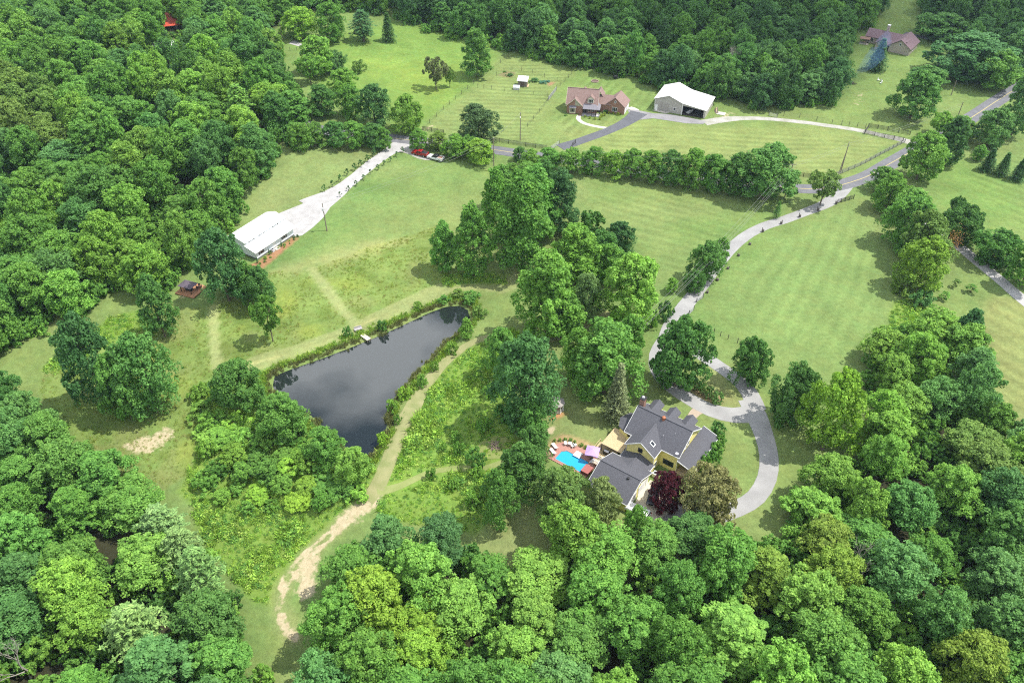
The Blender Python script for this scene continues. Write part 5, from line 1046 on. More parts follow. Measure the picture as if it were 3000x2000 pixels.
lo = MB(); lo.slab([(-.75, -.65, 2.62), (14.4, -.65, 2.62), (14.4, 3.15, 3.68), (-.75, 3.15, 3.68)], .12); lo = lo.build('lower_roof', FROOF, Fh)
up = MB(); up.slab([(-.6, 2.65, 4.42), (14.3, 2.65, 4.42), (14.3, 6.2, 5.3), (-.6, 6.2, 5.3)], .12); up.slab([(14.3, 9.9, 3.9), (-.6, 9.9, 3.9), (-.6, 6.2, 5.3), (14.3, 6.2, 5.3)], .12); up = up.build('upper_roof', FROOF, Fh)
bars('seam', FROOF, lo, [((x, -.65, 2.635), (x, 3.15, 3.695)) for x in np.arange(-.5, 14.4, .6)], .05, .04); bars('seam', FROOF, up, [((x, 2.65, 4.435), (x, 6.2, 5.315)) for x in np.arange(-.35, 14.3, .6)], .05, .04)
bars('gutter', WHITE, lo, [((-.75, -.7, 2.53), (14.4, -.7, 2.53))], .1, .14)
for x in (1.8, 10.2): win(Fh, (x, 0, 1.65), '-y', 1.2, 1.3, WHITE, SHUT, cols=1, rows=2)
for x in (1.9, 5.6, 10.6): win(Fh, (x, 3.0, 4.0), '-y', 1.3, .45, WHITE, SHUT, cols=2, gm_=mat('pale_glass', (.5, .55, .6), (.4, .45, .5), 2, .1))
dr = flat_box(Fh, 'door', WHITE, 6.0, 7.0, -.06, 0, .35, 2.45); flat_box(dr, 'handle', DARKM, 6.85, 6.92, -.1, -.06, 1.3, 1.4); flat_box(Fh, 'step', PAVE, 5.7, 7.2, -1.3, -.06, -.3, .2); flat_box(Fh, 'meter_box', GREYP, 13.7, 13.8, 1, 1.5, 1, 1.7)
a2 = empty('air_conditioner', Fh.matrix_basis @ Vector((5.0, -.7, 0)), FA, 'grey air-conditioning unit beside the farmhouse door', 'air conditioner'); flat_box(a2, 'cabinet', GREYP, -.4, .4, -.4, .4, -.1, .8, bevel=.03); f_ = MB(); f_.lathe([(.3, .805), (.3, .83), (.02, .835)], 14); f_.build('fan_grille', DARKM, a2)

# --- metal barn
z0 = PADS[2][4]; bx0, by0 = unproj(1890 + 225 / 8.71, 220 + 890 / 8.71, z0); BA = R(-24.2)
Bn = empty('metal_barn', (bx0, by0, z0), BA, 'beige metal barn with a white roof and open lean-to bay', 'barn')
TIN = mat('beige_metal', (.40, .375, .345), (.36, .34, .31), .8, .5); TIND = mat('beige_door', (.35, .325, .30), (.31, .29, .27), .8, .5); BROOF = mat('barn_roof', (.76, .75, .73), (.70, .69, .67), .5, .4)
sec = [(0, 4.4), (5.0, 6.15), (10.0, 4.2)]
MB().prism([(0, 0, -.5), (0, 0, 4.4), (5.0, 0, 6.15), (10.0, 0, 4.2), (10.0, 0, -.5)], (0, 12.4, 0)).build('wall', TIN, Bn)
MB().prism([(10.0, 12.25, -.5), (10.0, 12.25, 4.1), (18.2, 12.25, 3.05), (18.2, 12.25, -.5)], (0, .15, 0)).build('back_wall', TIN, Bn); flat_box(Bn, 'side_wall', TIN, 18.1, 18.25, 0, 12.4, -.5, 3.05)
MB().prism([(10.0, 0, 3.35), (10.0, 0, 4.15), (18.1, 0, 3.05), (18.1, 0, 2.75)], (0, .12, 0)).build('bay_header', TIN, Bn); flat_box(Bn, 'bay_floor', mat('painted_shade_floor', (.05, .045, .04), (.035, .03, .028), 1, .95), 10.1, 18.1, .1, 12.2, -.3, .06); flat_box(Bn, 'bay_shade_panel', mat('painted_shade_wall', (.06, .06, .065), (.045, .045, .05), 1, .8), 10.12, 18.08, 12.15, 12.24, 0, 3.0); flat_box(Bn, 'bay_shade_panel', MATS['painted_shade_wall'], 10.02, 10.1, .2, 12.1, 0, 3.9); flat_box(Bn, 'bay_jamb', WHITE, 10.0, 10.14, -.05, .1, 0, 3.4); flat_box(Bn, 'bay_jamb', TIN, 17.6, 18.1, 0, .12, -.3, 2.8)  # bay's inner shade is put into the near-black floor and added wall panels
br = MB(); br.slab([(-.35, -.4, 4.34), (5.0, -.4, 6.25), (5.0, 12.8, 6.25), (-.35, 12.8, 4.34)], .1); br.slab([(5.0, -.4, 6.25), (10.0, -.4, 4.32), (10.0, 12.8, 4.32), (5.0, 12.8, 6.25)], .1); br.slab([(10.0, -.4, 4.32), (18.6, -.4, 3.12), (18.6, 12.8, 3.12), (10.0, 12.8, 4.32)], .1); br = br.build('roof', BROOF, Bn)
bars('roof_trim', WHITE, br, [((-.37, -.42, 4.29), (5.0, -.42, 6.2)), ((5.0, -.42, 6.2), (10.0, -.42, 4.27)), ((10.0, -.42, 4.27), (18.62, -.42, 3.07)), ((18.63, -.4, 3.06), (18.63, 12.8, 3.06))], .06, .14)
rb = MB()
for y in np.arange(0, 12.6, .95):
    for (xa, za), (xb, zb) in (((-.35, 4.34), (5, 6.25)), ((5, 6.25), (10, 4.32)), ((10, 4.32), (18.6, 3.12))): bar(rb, (xa, y, za + .012), (xb, y, zb + .012), .04, .03)
rb.build('ribs', BROOF, br)
gd = flat_box(Bn, 'roll_door', TIND, 2.0, 5.2, -.06, 0, 0, 3.3)
for k in range(1, 6): flat_box(gd, 'slat', TIND, 2.02, 5.18, -.085, -.06, k * .55 - .03, k * .55 + .03)
flat_box(Bn, 'side_door', WHITE, .3, 1.15, -.07, 0, .1, 2.15); win(Bn, (7.3, 0, 1.55), '-y', .9, 1.1, WHITE, cols=1, rows=2)
for x in (.02, 9.9): flat_box(Bn, 'corner_trim', WHITE, x - .06, x + .06, -.04, .05, -.2, 4.1)
wv = empty('boat', Bn.matrix_basis @ Vector((12.2, 3.2, 0)), BA + R(70), 'small white boat parked inside the open barn bay', 'boat'); hl = MB(); hl.v = [(-1.6, -.7, .5), (-1.6, .7, .5), (.8, .7, .55), (2.0, 0, .75), (.8, -.7, .55), (-1.5, -.45, .05), (-1.5, .45, .05), (.7, .4, .05), (1.5, 0, .2), (.7, -.4, .05)]; hl.f = [(0, 1, 2, 3, 4), (0, 5, 6, 1), (1, 6, 7, 2), (2, 7, 8, 3), (3, 8, 9, 4), (4, 9, 5, 0), (5, 9, 8, 7, 6)]; hl.build('hull', WHITE, wv); flat_box(wv, 'console', GREYP, -.2, .3, -.3, .3, .5, .95); flat_box(wv, 'seat', GREYP, -1.1, -.7, -.5, .5, .5, .7)
sl = empty('concrete_slab', Bn.matrix_basis @ Vector((22.6, 6.6, 0)), BA, 'pale concrete slab beside the barn', 'slab'); flat_box(sl, 'slab', PAVE, -1.5, 1.5, -1.2, 1.2, -.2, .15)
lp = empty('lumber_pile', Bn.matrix_basis @ Vector((20.6, 7.6, 0)), BA + R(20), 'leaning pile of grey lumber between the barn and slab', 'lumber')
for k in range(9): bars('plank', WOODD if k % 3 else WOOD, lp, [((-.5 + .12 * k, -1.6, .06 + .1 * (k % 3)), (-.4 + .13 * k, 1.5, .3 + .25 * (k % 4)))], .2, .06)

# --- brick house
z0 = PADS[3][4]; hx0, hy0 = unproj(1640 + 225 / 9.22, 230 + 1010 / 9.22, z0); HA = R(-11)
Bh = empty('brick_house', (hx0, hy0, z0), HA, 'brown brick house with steep gables and a corner porch', 'house')
BRF = mat('brown_shingles', (.27, .185, .165), (.18, .12, .105), 6, .9, .2, contrast=.2); TRIM = mat('cream_trim', (.62, .55, .44), (.55, .49, .4), 3); PRF = mat('grey_porch_roof', (.20, .19, .215), (.15, .145, .16), 3, .7)
wall_x(Bh, BRICK, -1.0, 9.6, 3.1, 10.4, 3.2, 7.2); roof_x(Bh, BRF, -1.35, 9.95, 6.8, 4.1, 3.15, 7.55, trim=TRIM)
wall_y(Bh, BRICK, -.8, 4.6, 2.4, 4.6, 2.8, 5.2); roof_y(Bh, BRF, 2.1, 5.6, 1.9, 3.1, 2.75, 5.55, trim=TRIM, ends=(True, False))
g2 = MB(); g2.slab([(1.4, 2.06, 2.75), (4.9, 2.06, 2.75), (2.1, 2.06, 5.2)], .05); MB().prism([(2.0, 2.33, 2.9), (4.4, 2.33, 2.9), (2.0, 2.33, 5.0)], (0, .06, 0)).build('gable_panel', mat('sage_shakes', (.36, .35, .27), (.3, .29, .22), 4, .9), Bh)
flat_box(Bh, 'bay', TRIM, .2, 2.3, 1.7, 2.45, .3, 2.4); win(Bh, (1.25, 1.69, 1.45), '-y', 1.7, 1.5, TRIM, cols=3); MB().slab([(-.1, 1.5, 2.42), (2.6, 1.5, 2.42), (2.4, 2.45, 2.85), (.1, 2.45, 2.85)], .08).build('bay_roof', PRF, Bh)
flat_box(Bh, 'bay_base', BRICK, .25, 2.25, 1.75, 2.44, -.4, .3)
pr = MB(); pr.slab([(4.9, .8, 2.62), (10.9, .8, 2.62), (9.2, 3.2, 3.6), (4.9, 3.2, 3.6)], .12); pr.slab([(10.9, .8, 2.62), (10.9, 5.8, 2.62), (9.3, 5.8, 3.6), (9.2, 3.2, 3.6)], .12); pr.build('porch_roof', PRF, Bh)
for x in (5.1, 6.5, 8.0, 9.5, 10.7): flat_box(Bh, 'porch_post', DARKM, x - .09, x + .09, .95, 1.13, .2, 2.52)
for y in (2.5, 4.2): flat_box(Bh, 'porch_post', DARKM, 10.61, 10.79, y, y + .18, .2, 2.52)
flat_box(Bh, 'porch_floor', mat('porch_concrete', (.5, .48, .48), (.44, .42, .42), 2), 4.7, 10.8, .9, 3.1, -.4, .22); flat_box(Bh, 'front_door', mat('dark_door', (.05, .04, .04), (.03, .025, .025), 3), 5.0, 6.1, 3.02, 3.1, .22, 2.4); 
for k in range(2): flat_box(Bh, 'step', BRICK, 3.4, 4.9, 1.0 - .4 * k, 1.7 - .4 * k, -.3, .12 - .12 * k)
for x in (7.0, 8.4): win(Bh, (x, 3.09, 1.5), '-y', .8, 1.4, TRIM, cols=1)
dm = flat_box(Bh, 'dormer', TRIM, 6.2, 8.4, 3.35, 5.2, 3.6, 5.45); win(dm, (7.3, 3.34, 4.55), '-y', 1.7, 1.4, WHITE, cols=3); roof_y(dm, BRF, 3.0, 6.4, 7.3, 1.35, 5.35, 6.5, .1)
MB().prism([(6.2, 3.34, 5.4), (8.4, 3.34, 5.4), (7.3, 3.34, 6.35)], (0, .5, 0)).build('dormer_gable', TRIM, dm)
wall_x(Bh, BRICK, 9.4, 14.0, 5.6, 11, 2.9, 5.0); roof_x(Bh, BRF, 9.3, 15.0, 8.3, 3.0, 2.85, 5.3)
win(Bh, (9.61, 6.6, 4.9), '+x', .7, 1.0, WHITE, cols=1)
Ga = bpy.data.objects.new('garage_wing', None); link(Ga, Bh); Ga.rotation_euler = (0, 0, R(-11))     # the garage wing is turned a little
ca_, sa_ = math.cos(R(-11)), math.sin(R(-11))
wall_y(Ga, BRICK, 11.2, 17.9, 8.0, 14.4, 2.8, 5.55); roof_y(Ga, BRF, 7.65, 14.8, 14.55, 3.7, 2.75, 5.85)
for c, w, h, n_ in (((14.5, 8.0, 1.5), 1.9, 1.5, 3), ((14.55, 8.0, 4.2), .7, .8, 1)): win(Ga, c, '-y', w, h, WHITE, cols=n_)
for k in range(2): flat_box(Ga, 'garage_door', WHITE, 17.9, 17.96, 8.7 + k * 2.9, 11.2 + k * 2.9, 0, 2.2)
for o in list(Ga.children):   # keep house > part > sub-part: lift the wing's pieces to the house with the wing's turn kept
    o.parent = Bh; o.rotation_euler = (0, 0, R(-11))
bpy.data.objects.remove(Ga)
flat_box(Bh, 'rear_gable', BRICK, 3.4, 5.4, 10.2, 11.2, 0, 4.8); roof_y(Bh, BRF, 8.0, 11.5, 4.4, 1.6, 4.6, 6.4); flat_box(Bh, 'rear_wing', BRICK, 8.2, 9.4, 9, 12, 0, 3.2); roof_y(Bh, BRF, 7.5, 12.3, 9.9, 1.7, 4.2, 6.6)

# --- house in the far wood, with its shelter and bonfire
z0 = PADS[4][4]; O4 = unproj(2480 + 1000 / 7.84, 60 + 400 / 7.84, z0 + 4); FRF = mat('purple_brown_shingles', (.20, .135, .15), (.14, .095, .105), 6, .9, .2); FST = mat('pale_stone', (.42, .37, .31), (.33, .29, .25), 4, .9)
Fa = empty('woodland_house', (O4[0], O4[1], z0), R(-38), 'far house with purplish brown roofs and a stone chimney', 'house')
wall_x(Fa, FST, -9.5, 4.2, .8, 7.2, 2.7, 4.7); roof_x(Fa, FRF, -10.0, 4.5, 4.0, 3.7, 2.65, 5.0)
wall_y(Fa, FST, 1.6, 9.8, -4.4, 7, 2.7, 5.2); roof_y(Fa, FRF, -5, 7.4, 5.7, 4.6, 2.65, 5.7); wall_y(Fa, FST, -3.6, 1.0, -5.2, 1, 2.7, 4.2); roof_y(Fa, FRF, -5.8, 3.4, -1.3, 2.8, 2.65, 4.6)
win(Fa, (5.7, -4.41, 3.6), '-y', .8, 1.0, WHITE, cols=1); win(Fa, (-1.3, -5.21, 1.5), '-y', 1.5, 1.3, WHITE, cols=2); win(Fa, (-7, .79, 1.5), '-y', 1.4, 1.2, WHITE, cols=2); win(Fa, (9.81, 0, 1.6), '+x', 1.2, 1.3, WHITE, cols=2)
cc = flat_box(Fa, 'chimney', FST, -3.2, -2.2, 4.2, 5.2, 2, 7.2); flat_box(cc, 'chimney_cap', WHITE, -3.3, -2.1, 4.1, 5.3, 7.2, 7.35); dm = flat_box(Fa, 'dormer', FST, 6.8, 7.8, -3.4, -1.2, 3.6, 4.75); MB().slab([(6.6, -3.7, 4.75), (8.0, -3.7, 4.75), (8.0, -.6, 5.05), (6.6, -.6, 5.05)], .1).build('dormer_roof', FRF, dm)
s2 = G(2531, 128); Sh = empty('picnic_shelter', s2, R(-24), 'open wooden picnic shelter beside the far house', 'shelter')
for x in (-1.6, 1.6):
    for y in (-1.1, 1.1): flat_box(Sh, 'post', WOODD, x - .08, x + .08, y - .08, y + .08, -.2, 2.3)
rs_ = MB(); rs_.slab([(-2, -1.5, 2.25), (2, -1.5, 2.25), (2, 0, 2.8), (-2, 0, 2.8)], .1); rs_.slab([(2, 1.5, 2.25), (-2, 1.5, 2.25), (-2, 0, 2.8), (2, 0, 2.8)], .1); rs_.build('roof', mat('rusty_brown_roof', (.26, .16, .12), (.2, .12, .09), 4, .8), Sh); flat_box(Sh, 'floor', PAVE, -1.8, 1.8, -1.3, 1.3, -.2, .08); flat_box(Sh, 'table', WOOD, -.9, .9, -.4, .4, .68, .75)
for x in (-.7, .7): flat_box(Sh, 'table_leg', WOODD, x - .05, x + .05, -.3, .3, .08, .68)
# --- cabins in the top left wood
c1 = G(512, 78); Cb = empty('red_roofed_cabin', c1, R(20), 'cabin with a bright red metal roof in the top left wood', 'cabin'); RDR = mat('red_metal_roof', (.52, .09, .05), (.44, .07, .04), 2, .45); LOG = mat('dark_logs', (.13, .1, .075), (.08, .06, .05), 4, .9)
wall_x(Cb, LOG, -4, 4, -3, 3, 3.0, 5.2); roof_x(Cb, RDR, -4.5, 4.5, 0, 3.6, 2.95, 5.6); MB().slab([(-4.5, -6.2, 2.3), (3.2, -6.2, 2.3), (3.2, -3.3, 3.1), (-4.5, -3.3, 3.1)], .1).build('porch_roof', RDR, Cb)
for x in (-4.2, -1.7, .8, 3.0): flat_box(Cb, 'porch_post', WOODD, x - .08, x + .08, -6.1, -5.94, -.4, 2.25)
for x in (-2.2, 1.5): win(Cb, (x, -3.01, 1.6), '-y', 1.2, 1.2, WHITE)
c2 = G(485, 150); Ws = empty('white_roofed_shed', c2, R(-8), 'grey shed with a white metal roof in the top left clearing', 'shed'); wall_x(Ws, WOODD, -3.4, 3.4, -2, 2, 2.3, 2.5); MB().slab([(-3.9, -2.5, 2.45), (3.9, -2.5, 2.45), (3.9, 2.5, 3.1), (-3.9, 2.5, 3.1)], .12).build('roof', FROOF, Ws); flat_box(Ws, 'door', LOG, -1.0, 1.0, -2.06, -2, 0, 2); MB().slab([(-5.4, -2.6, 1.6), (-2.2, -2.6, 1.6), (-2.2, -1.2, 2.2), (-5.4, -1.2, 2.2)], .08).build('lean_to_roof', mat('grey_tin', (.3, .3, .33), (.24, .24, .26), 2, .5), Ws)
for x in (-5.2, -2.4): flat_box(Ws, 'post', WOODD, x - .07, x + .07, -2.5, -2.36, -.2, 1.6)
# --- pavilion on its cedar deck
z0 = PADS[5][4]; px0, py0 = unproj(500 + 170 / 13.07, 790 + 880 / 13.07, z0 + .5); PA = R(-21.7)
Pd = empty('cedar_deck', (px0, py0, z0), PA, 'low reddish cedar deck at the end of the farmhouse lawn', 'deck'); bd = MB()
for k in range(30): bd.box(0, 5.5, .02 + k * .173, .02 + k * .173 + .16, .44, .5)
tag(bd.build('boards', REDWOOD, Pd), kind='stuff'); bars('rim_joist', REDWOOD, Pd, [((0, -.02, .36), (5.5, -.02, .36)), ((5.52, 0, .36), (5.52, 5.2, .36)), ((-.02, 0, .36), (-.02, 5.2, .36)), ((0, 5.22, .36), (5.5, 5.22, .36))], .05, .24)
for x in (.2, 2.7, 5.3):
    for y in (.2, 2.6, 5.0): flat_box(Pd, 'post', WOODD, x - .07, x + .07, y - .07, y + .07, -.6, .44)
Pv = empty('pavilion', Pd.matrix_basis @ Vector((2.85, 1.95, .5)), PA, 'dark hip-roofed pavilion standing on the cedar deck', 'pavilion'); DBR = mat('brown_post', (.10, .065, .05), (.07, .045, .035), 4, .7)
for x in (-1.5, 1.5):
    for y in (-1.05, 1.05): flat_box(Pv, 'post', DBR, x - .08, x + .08, y - .08, y + .08, 0, 1.95)
bars('beam', DBR, Pv, [((-1.6, y, 1.9), (1.6, y, 1.9)) for y in (-1.05, 1.05)] + [((x, -1.1, 1.9), (x, 1.1, 1.9)) for x in (-1.5, 1.5)], .1, .16)
hp = MB(); hp.v = [(-1.95, -1.45, 1.98), (1.95, -1.45, 1.98), (1.95, 1.45, 1.98), (-1.95, 1.45, 1.98), (-.6, 0, 2.5), (.6, 0, 2.5), (-1.95, -1.45, 1.9), (1.95, -1.45, 1.9), (1.95, 1.45, 1.9), (-1.95, 1.45, 1.9)]; hp.f = [(0, 1, 5, 4), (1, 2, 5), (2, 3, 4, 5), (3, 0, 4), (6, 7, 1, 0), (7, 8, 2, 1), (8, 9, 3, 2), (9, 6, 0, 3), (9, 8, 7, 6)]; hp.build('roof', mat('plum_metal_roof', (.125, .10, .125), (.10, .08, .10), 2, .45), Pv)
so_ = empty('outdoor_sofa', Pd.matrix_basis @ Vector((2.6, 2.2, .5)), PA, 'dark outdoor sofa under the pavilion', 'sofa'); DKF = mat('dark_wicker', (.045, .045, .055), (.03, .03, .035), 8, .8); flat_box(so_, 'seat', DKF, -.9, .9, -.35, .35, 0, .42); flat_box(so_, 'backrest', DKF, -.9, .9, .25, .42, .42, .85); 
for x in (-.9, .78): flat_box(so_, 'armrest', DKF, x, x + .12, -.35, .35, .42, .62)
for k, (x, y, a) in enumerate(((4.0, 4.3, 30), (4.7, 4.0, -60))):
    e = empty('patio_chair', Pd.matrix_basis @ Vector((x, y, .5)), PA + R(a), ['brown patio chair at the far end of the cedar deck', 'second brown patio chair beside the fire table on the deck'][k], 'chair', 'patio chairs on the cedar deck'); flat_box(e, 'seat', DBR, -.27, .27, -.27, .27, .36, .42); flat_box(e, 'backrest', DBR, -.27, .27, .22, .28, .42, .9)
    for X in (-.24, .24):
        for Y_ in (-.24, .24): flat_box(e, 'leg', DBR, X - .025, X + .025, Y_ - .025, Y_ + .025, 0, .36)
ft = empty('fire_table', Pd.matrix_basis @ Vector((4.05, 3.55, .5)), PA, 'small round brown table on the cedar deck', 'table'); t_ = MB(); t_.lathe([(.25, 0), (.3, .4), (.4, .42), (.4, .48), (.02, .48)], 16); t_.build('table_top', DBR, ft); t_ = MB(); t_.lathe([(.14, .485), (.14, .52), (.02, .52)], 12); t_.build('bowl', DARKM, ft)
# ------------------------------------------------------------------ vehicles
def vehicle(name, kind, loc, rz, paint, label, cat, lower=None, bedc=None, cabm=None):
    e = empty(name, loc, rz, label, cat); P = paint; LOWER = lower or paint; W = .95; GL = GLASS; TY = mat('tyre', (.02, .02, .02), (.012, .012, .012), 6, .9); RIM = mat('alloy_rim', (.45, .45, .46), (.35, .35, .36), 5, .35, metal=.7)
    def side(pts, w, nm, m, par=e, bev=.05):
        n = len(pts); mb = MB(); mb.prism([(x, -w, z) for x, z in pts], (0, 2 * w, 0)); return mb.build(nm, m, par, bevel=bev)
    if kind == 'pickup':
        side([(-2.75, .45), (2.55, .45), (2.75, .62), (2.7, .95), (2.5, 1.08), (-2.75, 1.08)], W, 'body', LOWER)
        b_ = side([(1.05, 1.06), (2.48, 1.06), (2.35, 1.16), (1.1, 1.2)], W * .93, 'bonnet', P)
        c = side([(-.95, 1.07), (1.15, 1.07), (.55, 1.72), (.35, 1.78), (-.65, 1.78), (-.85, 1.70)], W * .86, 'cab', cabm or P, bev=.07)
        MB().add([(1.13, -.74, 1.13), (1.13, .74, 1.13), (.58, .66, 1.70), (.58, -.66, 1.70)], [(0, 1, 2, 3)]).build('windscreen', GL, e)
        MB().add([(-.965, .68, 1.2), (-.965, -.68, 1.2), (-.885, -.62, 1.66), (-.885, .62, 1.66)], [(0, 1, 2, 3)]).build('rear_window', GL, e)
        for s in (-1, 1):
            for x0, x1 in ((-.8, .02), (.1, .85)): MB().add([(x0, s * .822, 1.18), (x1, s * .822, 1.18), (x1 - .2 * (x1 > .5), s * .822, 1.62), (x0 + .05, s * .822, 1.62)], [(0, 1, 2, 3) if s < 0 else (3, 2, 1, 0)]).build('side_window', GL, e)
            flat_box(e, 'bed_side', P, -2.72, -1.02, min(s * .95, s * .86), max(s * .95, s * .86), 1.07, 1.3, bevel=.02); flat_box(e, 'mirror', DARKM, .75, .95, min(s * 1.0, s * .86), max(s * 1.0, s * .86), 1.22, 1.4)
            flat_box(e, 'headlight', WHITE, 2.66, 2.735, min(s * .55, s * .9), max(s * .55, s * .9), .78, .95); flat_box(e, 'tail_light', mat('red_lens', (.4, .01, .01), (.3, .01, .01), 3, .3), -2.79, -2.74, min(s * .8, s * .94), max(s * .8, s * .94), .85, 1.2)
        flat_box(e, 'tailgate', P, -2.76, -2.66, -.9, .9, .75, 1.3); flat_box(e, 'bed_cover' if bedc is None else 'bed_floor', DARKM if bedc is None else bedc, -2.64, -1.02, -.85, .85, 1.10, 1.27 if bedc is None else 1.13); flat_box(e, 'bumper', DARKM, -2.9, -2.77, -.85, .85, .5, .68); flat_box(e, 'bumper', DARKM, 2.76, 2.86, -.88, .88, .48, .7); wx = (-1.75, 1.75)
    else:
        side([(-2.3, .4), (2.2, .4), (2.35, .6), (2.3, .9), (-2.35, .98)], W, 'body', P); side([(.75, .88), (2.28, .88), (2.1, 1.02), (.9, 1.08)], W * .93, 'bonnet', P)
        side([(-2.3, .95), (.95, .95), (.3, 1.62), (-.1, 1.70), (-1.9, 1.70), (-2.2, 1.5)], W * .87, 'cabin', P, bev=.08)
        MB().add([(.94, -.76, 1.02), (.94, .76, 1.02), (.35, .68, 1.6), (.35, -.68, 1.6)], [(0, 1, 2, 3)]).build('windscreen', GL, e); MB().add([(-2.3, .7, 1.1), (-2.3, -.7, 1.1), (-2.22, -.64, 1.48), (-2.22, .64, 1.48)], [(0, 1, 2, 3)]).build('rear_window', GL, e)
        for s in (-1, 1):
            for x0, x1 in ((-2.0, -1.1), (-1.0, -.2), (-.12, .6)): MB().add([(x0, s * .832, 1.08), (x1, s * .832, 1.08), (x1 - .2 * (x1 > .5), s * .832, 1.52), (x0 + .05, s * .832, 1.52)], [(0, 1, 2, 3) if s < 0 else (3, 2, 1, 0)]).build('side_window', GL, e)
            flat_box(e, 'headlight', WHITE, 2.26, 2.34, min(s * .5, s * .88), max(s * .5, s * .88), .68, .84); flat_box(e, 'tail_light', mat('red_lens', (.4, .01, .01), (.3, .01, .01), 3, .3), -2.39, -2.33, min(s * .75, s * .93), max(s * .75, s * .93), .75, 1.1); bars('roof_rail', DARKM, e, [((-1.8, s * .65, 1.76), (0, s * .65, 1.76))], .05, .05)
        wx = (-1.4, 1.4)
    wm_ = MB(); prof = [(.36, -.12), (.38, -.08), (.38, .08), (.36, .12), (.24, .125)]; wm_.lathe(prof, 18); wm_.f += [tuple(range(17, -1, -1))]
    wm_.v = [(x, z, y) for x, y, z in wm_.v]; me = wm_.mesh('wheel', TY); rm = MB(); rm.lathe([(.24, .115), (.22, .10), (.06, .13), (.01, .13)], 14); rm.v = [(x, z, y) for x, y, z in rm.v]; rme = rm.mesh('rim', RIM)
    for x in wx:
        for s in (-1, 1):
            w = bpy.data.objects.new('wheel', me); link(w, e); w.location = (x, s * .86, .38); w.rotation_euler = (0, 0, 0 if s > 0 else math.pi); r_ = bpy.data.objects.new('rim', rme); link(r_, w)
    return e
REDP = mat('red_paint', (.28, .012, .014), (.22, .008, .01), 2, .25, spec=.6); WHP = mat('white_car_paint', (.78, .78, .78), (.74, .74, .74), 2, .3, spec=.5); BLKP = mat('black_paint', (.015, .016, .02), (.01, .01, .012), 2, .2, spec=.6)
def place_on(px0, px1):
    p, q = G(*px0), G(*px1); c = (p + q) / 2; return Vector((c.x, c.y, gz(c.x, c.y) + .05)), math.atan2(p.y - q.y, p.x - q.x)
c, a = place_on((1209, 449), (1253, 461)); vehicle('pickup_truck', 'pickup', c, a, REDP, 'dark red pickup with a black bed cover, parked on the gravel', 'pickup')
c, a = place_on((1259, 463), (1294, 473)); vehicle('pickup_truck', 'pickup', c, a, WHP, 'white pickup with a black cab and open bed behind the red one', 'pickup', bedc=mat('tan_load', (.42, .24, .16), (.3, .17, .12), 4), cabm=BLKP)
vehicle('parked_car', 'suv', yl(5.3, 13.4, .05), YA + R(-75), BLKP, 'black car half hidden by the purple maple beside the garage', 'car'); vehicle('parked_car', 'suv', yl(4.6, 18.2, .05), YA + R(178), WHP, 'white car under the trees in front of the garage', 'car')
# orange tractor on the upper left lawn
tp = G(822, 160); Tr = empty('tractor', tp, R(200), 'small orange tractor at the edge of the upper left lawn', 'tractor'); ORG = mat('orange_paint', (.55, .2, .04), (.45, .15, .03), 3, .5); flat_box(Tr, 'bonnet', ORG, 0, 1.5, -.35, .35, .6, 1.2, bevel=.05); flat_box(Tr, 'seat', DARKM, -.7, -.2, -.3, .3, 1.0, 1.15); flat_box(Tr, 'canopy', ORG, -.9, .4, -.6, .6, 2.1, 2.2)
for x in (-.8, .3):
    for y in (-.5, .5): flat_box(Tr, 'canopy_post', DARKM, x - .03, x + .03, y - .03, y + .03, .9, 2.1)
for (x, r_, w_) in ((-.5, .65, .2), (1.2, .4, .14)):
    for s in (-1, 1): t_ = MB(); t_.lathe([(r_ * .2, -w_), (r_, -w_), (r_, w_), (r_ * .2, w_)], 16); t_.v = [(X + x, Z + s * .6, Y_ + r_) for X, Y_, Z in t_.v]; t_.build('wheel', MATS['tyre'], Tr)

# ------------------------------------------------------------------ poles and wires
POLE = mat('pole_wood', (.24, .20, .16), (.17, .14, .11), 3, .9)
def pole(px, yb, yt, label, arm=False, can=False, lamp=False, group='utility poles'):
    b = G(px, yb); h = height_at(b, yt); e = empty('utility_pole', b, R(random.uniform(-10, 10)), label, 'utility pole', group); m = MB(); m.tube([(0, 0, -.8), (0, 0, h)], [.17, .11], 10); m.build('pole', POLE, e)
    if arm: flat_box(e, 'crossarm', POLE, -1.1, 1.1, -.16, -.04, h - .55, h - .42); 
    for x in ((-1, 0, 1) if arm else (0,)): i_ = MB(); i_.lathe([(.05, h - .42 if arm else h), (.07, h - .3 if arm else h + .08), (.04, h - .22 if arm else h + .18), (.01, h - .2 if arm else h + .2)], 8, (x, -.1 if arm else 0)); i_.build('insulator', GREYP, e)
    if can: k = MB(); k.lathe([(.02, h - 2.1), (.24, h - 2.1), (.24, h - 1.25), (.15, h - 1.15), (.02, h - 1.12)], 14, (0, -.38)); k.build('transformer', GREYP, e)
    if lamp: bars('lamp_arm', GREYP, e, [((0, 0, h - 1.2), (0, -.7, h - 1.0))], .05, .05); k = MB(); k.lathe([(.02, h - 1.3), (.2, h - 1.25), (.12, h - 1.0), (.02, h - .98)], 12, (0, -.8)); k.build('lamp', WHITE, e)
    return Vector((b.x, b.y, b.z + h))
p1 = pole(958, 677, 596, 'utility pole beside the farmhouse gravel yard', can=True); p2 = pole(1447, 500, 405, 'utility pole on the near side of the road by the yellow-green tree'); p3 = pole(1524, 412, 331, 'utility pole on the lawn left of the brick house', lamp=True)
p4 = pole(1872, 1034, 944, 'utility pole with lamp among the trees above the yellow house', arm=True, lamp=True); p5 = pole(2299, 577, 478, 'utility pole beside the road near the lane junction', arm=True); p6 = pole(2462, 506, 418, 'utility pole inside the board fence right of the junction'); p7 = pole(828, 118, 62, 'utility pole at the wood edge in the upper left')
